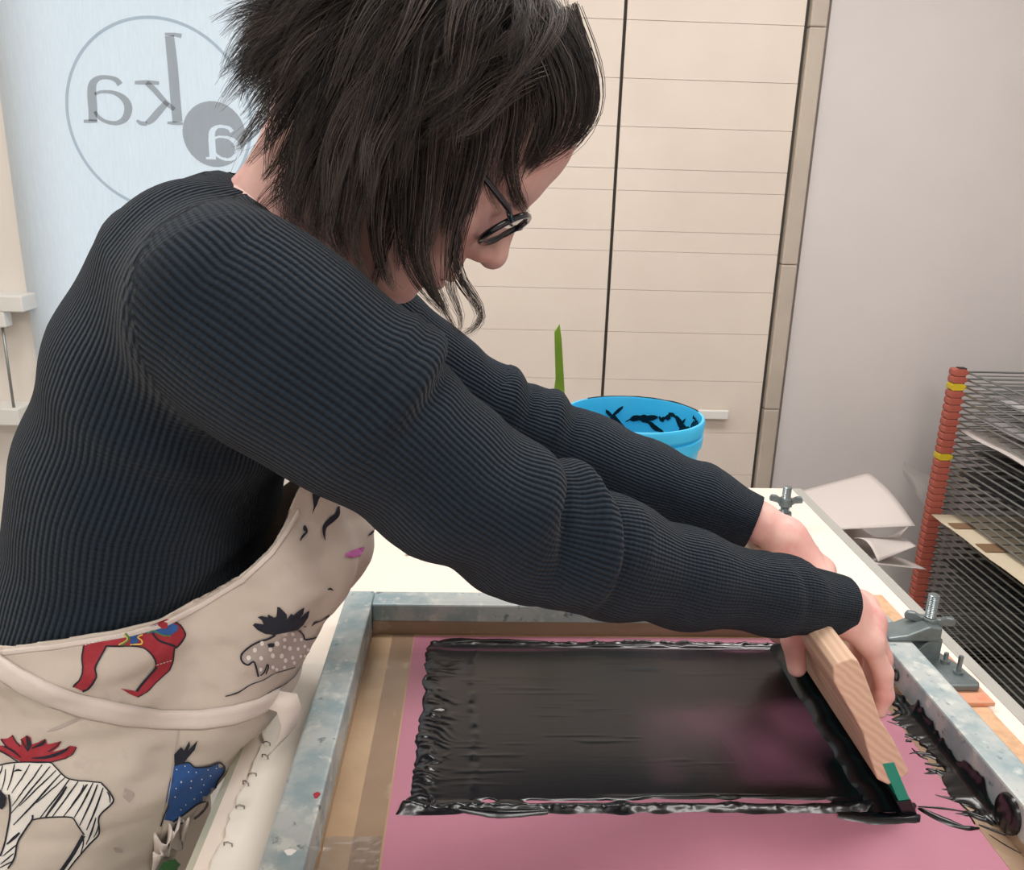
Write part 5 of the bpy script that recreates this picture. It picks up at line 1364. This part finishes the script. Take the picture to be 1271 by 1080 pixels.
# hand-laid locks: face framing strands, fringe, nape
def lock(rows, n, w0=.006, w1=.0015):
    c = np.array([atY(*r) for r in rows]); m_ = len(c); t = np.linspace(0, m_ - 1, NS); out = []
    for u in t:
        i = min(int(u), m_ - 2); f = u - i; p0, p1, p2, p3 = c[max(i - 1, 0)], c[i], c[i + 1], c[min(i + 2, m_ - 1)]
        out.append(.5 * (2 * p1 + (p2 - p0) * f + (2 * p0 - 5 * p1 + 4 * p2 - p3) * f * f + (3 * p1 - p0 - 3 * p2 + p3) * f ** 3))
    guides.append((np.array(out), n, w0, w1))
for rows, n, a, b in (
    ([(530, 90, .645), (512, 170, .640), (500, 240, .645), (504, 310, .650), (522, 352, .655), (545, 380, .66), (551, 390, .66)], 60, .0095, .0022),
    ([(560, 90, .645), (545, 170, .640), (530, 240, .645), (520, 310, .650), (532, 352, .655), (549, 378, .66), (548, 391, .66)], 45, .008, .002),
    ([(600, 90, .645), (600, 170, .640), (588, 230, .645), (572, 285, .650), (566, 325, .655), (574, 350, .655), (592, 375, .655), (598, 396, .655), (584, 412, .66), (566, 418, .66)], 46, .0085, .0016),
    ([(585, 90, .645), (590, 170, .642), (578, 230, .645), (564, 280, .650), (558, 325, .655), (560, 360, .655), (572, 392, .655), (570, 414, .66)], 34, .0075, .0012),
    ([(540, 120, .642), (535, 200, .640), (530, 270, .645), (530, 320, .650), (545, 370, .655), (560, 400, .655), (568, 414, .66)], 30, .007, .0012),
    ([(625, 60, .650), (640, 130, .650), (634, 180, .655), (636, 225, .665), (648, 255, .672), (655, 266, .675)], 50, .010, .003),
    ([(655, 60, .660), (668, 130, .655), (655, 180, .662), (640, 215, .668), (638, 250, .672), (650, 262, .672)], 50, .010, .003),
    ([(610, 60, .645), (620, 130, .642), (612, 190, .650), (608, 230, .660), (620, 262, .668)], 40, .009, .002),
    ([(690, 40, .68), (722, 90, .69), (728, 130, .69), (712, 165, .69), (680, 192, .685), (650, 212, .68)], 60, .012, .003),
    ([(680, 30, .73), (715, 80, .74), (727, 125, .74), (720, 155, .74), (700, 180, .735), (672, 196, .72)], 60, .012, .003),
    ([(650, 30, .66), (690, 80, .665), (700, 130, .665), (690, 165, .668), (662, 200, .67), (645, 225, .675)], 50, .011, .003),
    ([(690, 20, .70), (718, 85, .70), (722, 135, .70), (706, 170, .70), (678, 192, .695), (652, 206, .69)], 110, .014, .004),
    ([(665, 30, .67), (698, 95, .668), (704, 140, .668), (692, 170, .67), (666, 194, .672), (646, 210, .675)], 110, .014, .004),
    ([(645, 40, .66), (672, 105, .655), (680, 150, .657), (668, 185, .66), (648, 212, .666)], 100, .014, .004),
    ([(700, 20, .73), (724, 80, .735), (730, 130, .735), (718, 160, .73), (694, 184, .722), (668, 200, .71)], 110, .013, .004),
    ([(700, 10, .76), (720, 80, .77), (724, 125, .77), (716, 150, .765), (700, 172, .755), (680, 188, .745)], 90, .013, .004),
    ([(560, 40, .645), (556, 110, .638), (548, 180, .640), (540, 240, .645), (532, 290, .650), (528, 320, .652)], 90, .014, .004),
    ([(585, 40, .645), (584, 110, .638), (576, 170, .640), (566, 225, .645), (556, 270, .650), (550, 296, .652)], 90, .014, .003),
    ([(610, 40, .645), (612, 110, .640), (604, 165, .642), (594, 210, .648), (586, 245, .655), (584, 268, .658)], 80, .013, .003),
    ([(520, 60, .640), (512, 140, .636), (508, 210, .640), (506, 270, .645), (500, 310, .650), (498, 336, .652)], 90, .014, .004),
    ([(490, 60, .640), (478, 140, .638), (470, 210, .642), (466, 270, .648), (470, 320, .652), (478, 350, .654)], 80, .013, .003),
    ([(635, 60, .655), (646, 120, .652), (640, 165, .656), (626, 205, .660), (616, 235, .664)], 60, .012, .003),
    ([(455, 80, .645), (440, 150, .645), (425, 215, .650), (416, 265, .654), (420, 300, .656), (432, 328, .656)], 70, .012, .003),
    ([(470, 120, .645), (455, 200, .650), (440, 260, .655), (440, 310, .655), (455, 345, .655)], 50, .010, .002),
    ([(440, 120, .648), (425, 190, .655), (405, 240, .655), (392, 280, .655), (384, 300, .655)], 50, .010, .002),
    ([(490, 130, .642), (478, 220, .645), (470, 290, .650), (480, 340, .655), (490, 362, .655)], 46, .009, .002),
    ([(505, 130, .642), (498, 220, .645), (486, 280, .650), (470, 330, .655), (462, 362, .655)], 36, .008, .002),
    ([(400, 80, .66), (370, 150, .665), (345, 200, .67), (325, 225, .675)], 40, .010, .002),
    ([(390, 60, .66), (350, 110, .665), (320, 155, .67), (292, 188, .675)], 34, .010, .0012), ([(395, 70, .66), (360, 130, .665), (335, 170, .67), (305, 205, .675)], 34, .010, .0015),
    ([(400, 40, .67), (355, 70, .675), (325, 95, .68), (302, 100, .68)], 30, .010, .0015), ([(390, 20, .68), (350, 30, .69), (325, 40, .69), (304, 28, .69)], 30, .010, .0015),
    ([(400, 0, .69), (355, -10, .70), (325, 0, .70), (308, 10, .70)], 30, .010, .0015), ([(420, 100, .655), (395, 170, .66), (365, 225, .665), (352, 262, .67)], 40, .010, .002)):
    lock(rows, n, a, b)
# strands around the guides, three-sided and tapering
SV = []; SF = []; ST = []
vb = 0
tpar = np.linspace(0, 1, NS)
for g, n, w0, w1 in guides:
    d = np.gradient(g, axis=0); d /= np.linalg.norm(d, axis=1)[:, None] + 1e-9
    side_ = np.cross(d, np.array([.2, 1.0, .1])); side_ /= np.linalg.norm(side_, axis=1)[:, None] + 1e-9; nrm_ = np.cross(side_, d)
    tone0 = rng.random() ** 2 * .6
    for _ in range(n):
        a = rng.random() * 6.283; r = math.sqrt(rng.random()); ex_ = rng.random()
        wid = (w0 + (w1 - w0) * tpar ** 1.4) * r * (1 + (.6 if ex_ > .9 else 0))
        fz_ = .0012 * np.sin(tpar * rng.uniform(5, 16) + rng.random() * 6) * tpar * (2.4 if ex_ > .93 else 1)
        cut = rng.uniform(.82, 1.0) if ex_ < .9 else 1.0
        c = g + side_ * (math.cos(a) * wid + fz_)[:, None] + nrm_ * (math.sin(a) * wid - fz_)[:, None]
        if cut < 1:
            t2 = tpar * cut * (NS - 1); i0 = np.minimum(t2.astype(int), NS - 2); ff2 = (t2 - i0)[:, None]; c = c[i0] * (1 - ff2) + c[i0 + 1] * ff2
        rad = (.00031 * (1 - .8 * tpar ** 2) * rng.uniform(.7, 1.25))[:, None]
        ring = [c + rad * (side_ * math.cos(w) + nrm_ * math.sin(w)) for w in (0, 2.094, 4.189)]
        SV.append(np.stack(ring, 1).reshape(-1, 3)); ST.append(np.full(NS * 3, np.clip(tone0 + rng.normal() * .12 + (.4 if rng.random() > .92 else 0), 0, 1)))
        vb += NS * 3
# fly-away hairs
for _ in range(70):
    g = guides[rng.integers(len(guides))][0]; k = rng.integers(3, 10); p0 = g[k]; ctr = h2w((-.01, 0, .03)); o_ = p0 - ctr; o_ /= np.linalg.norm(o_)
    L = rng.uniform(.008, .02); e = rng.normal(size=3) * .7
    cu = np.array([p0 + (o_ * t + (g[k] - g[k - 1]) / (np.linalg.norm(g[k] - g[k - 1]) + 1e-9) * 1.2 * t + e * t * t + A3(0, 0, -.9) * t * t) * L for t in tpar])
    side_ = np.tile(np.array([.6, .3, .7]), (NS, 1)); nrm_ = np.tile(np.array([-.7, .2, .5]), (NS, 1)); rad = .00014
    SV.append(np.stack([cu + rad * (side_ * math.cos(w) + nrm_ * math.sin(w)) for w in (0, 2.094, 4.189)], 1).reshape(-1, 3)); ST.append(np.full(NS * 3, .25))
SV = np.concatenate(SV); ST = np.concatenate(ST); nst = len(SV) // (NS * 3)
base = np.array([[k * 3 + j, k * 3 + (j + 1) % 3, (k + 1) * 3 + (j + 1) % 3, (k + 1) * 3 + j] for k in range(NS - 1) for j in range(3)])
SFq = (base[None] + (np.arange(nst) * NS * 3)[:, None, None]).reshape(-1, 4)
me = bpy.data.meshes.new('hair_strands')
me.vertices.add(len(SV)); me.vertices.foreach_set('co', SV.astype(np.float32).ravel())
me.loops.add(SFq.size); me.loops.foreach_set('vertex_index', SFq.astype(np.int32).ravel())
me.polygons.add(len(SFq)); me.polygons.foreach_set('loop_start', np.arange(0, SFq.size, 4, dtype=np.int32))
me.update(calc_edges=True)
me.attributes.new('tone', 'FLOAT', 'POINT').data.foreach_set('value', ST.astype(np.float32))
tag(obj('hair_strands', me, 'hair', hair, smooth=True), kind='stuff')
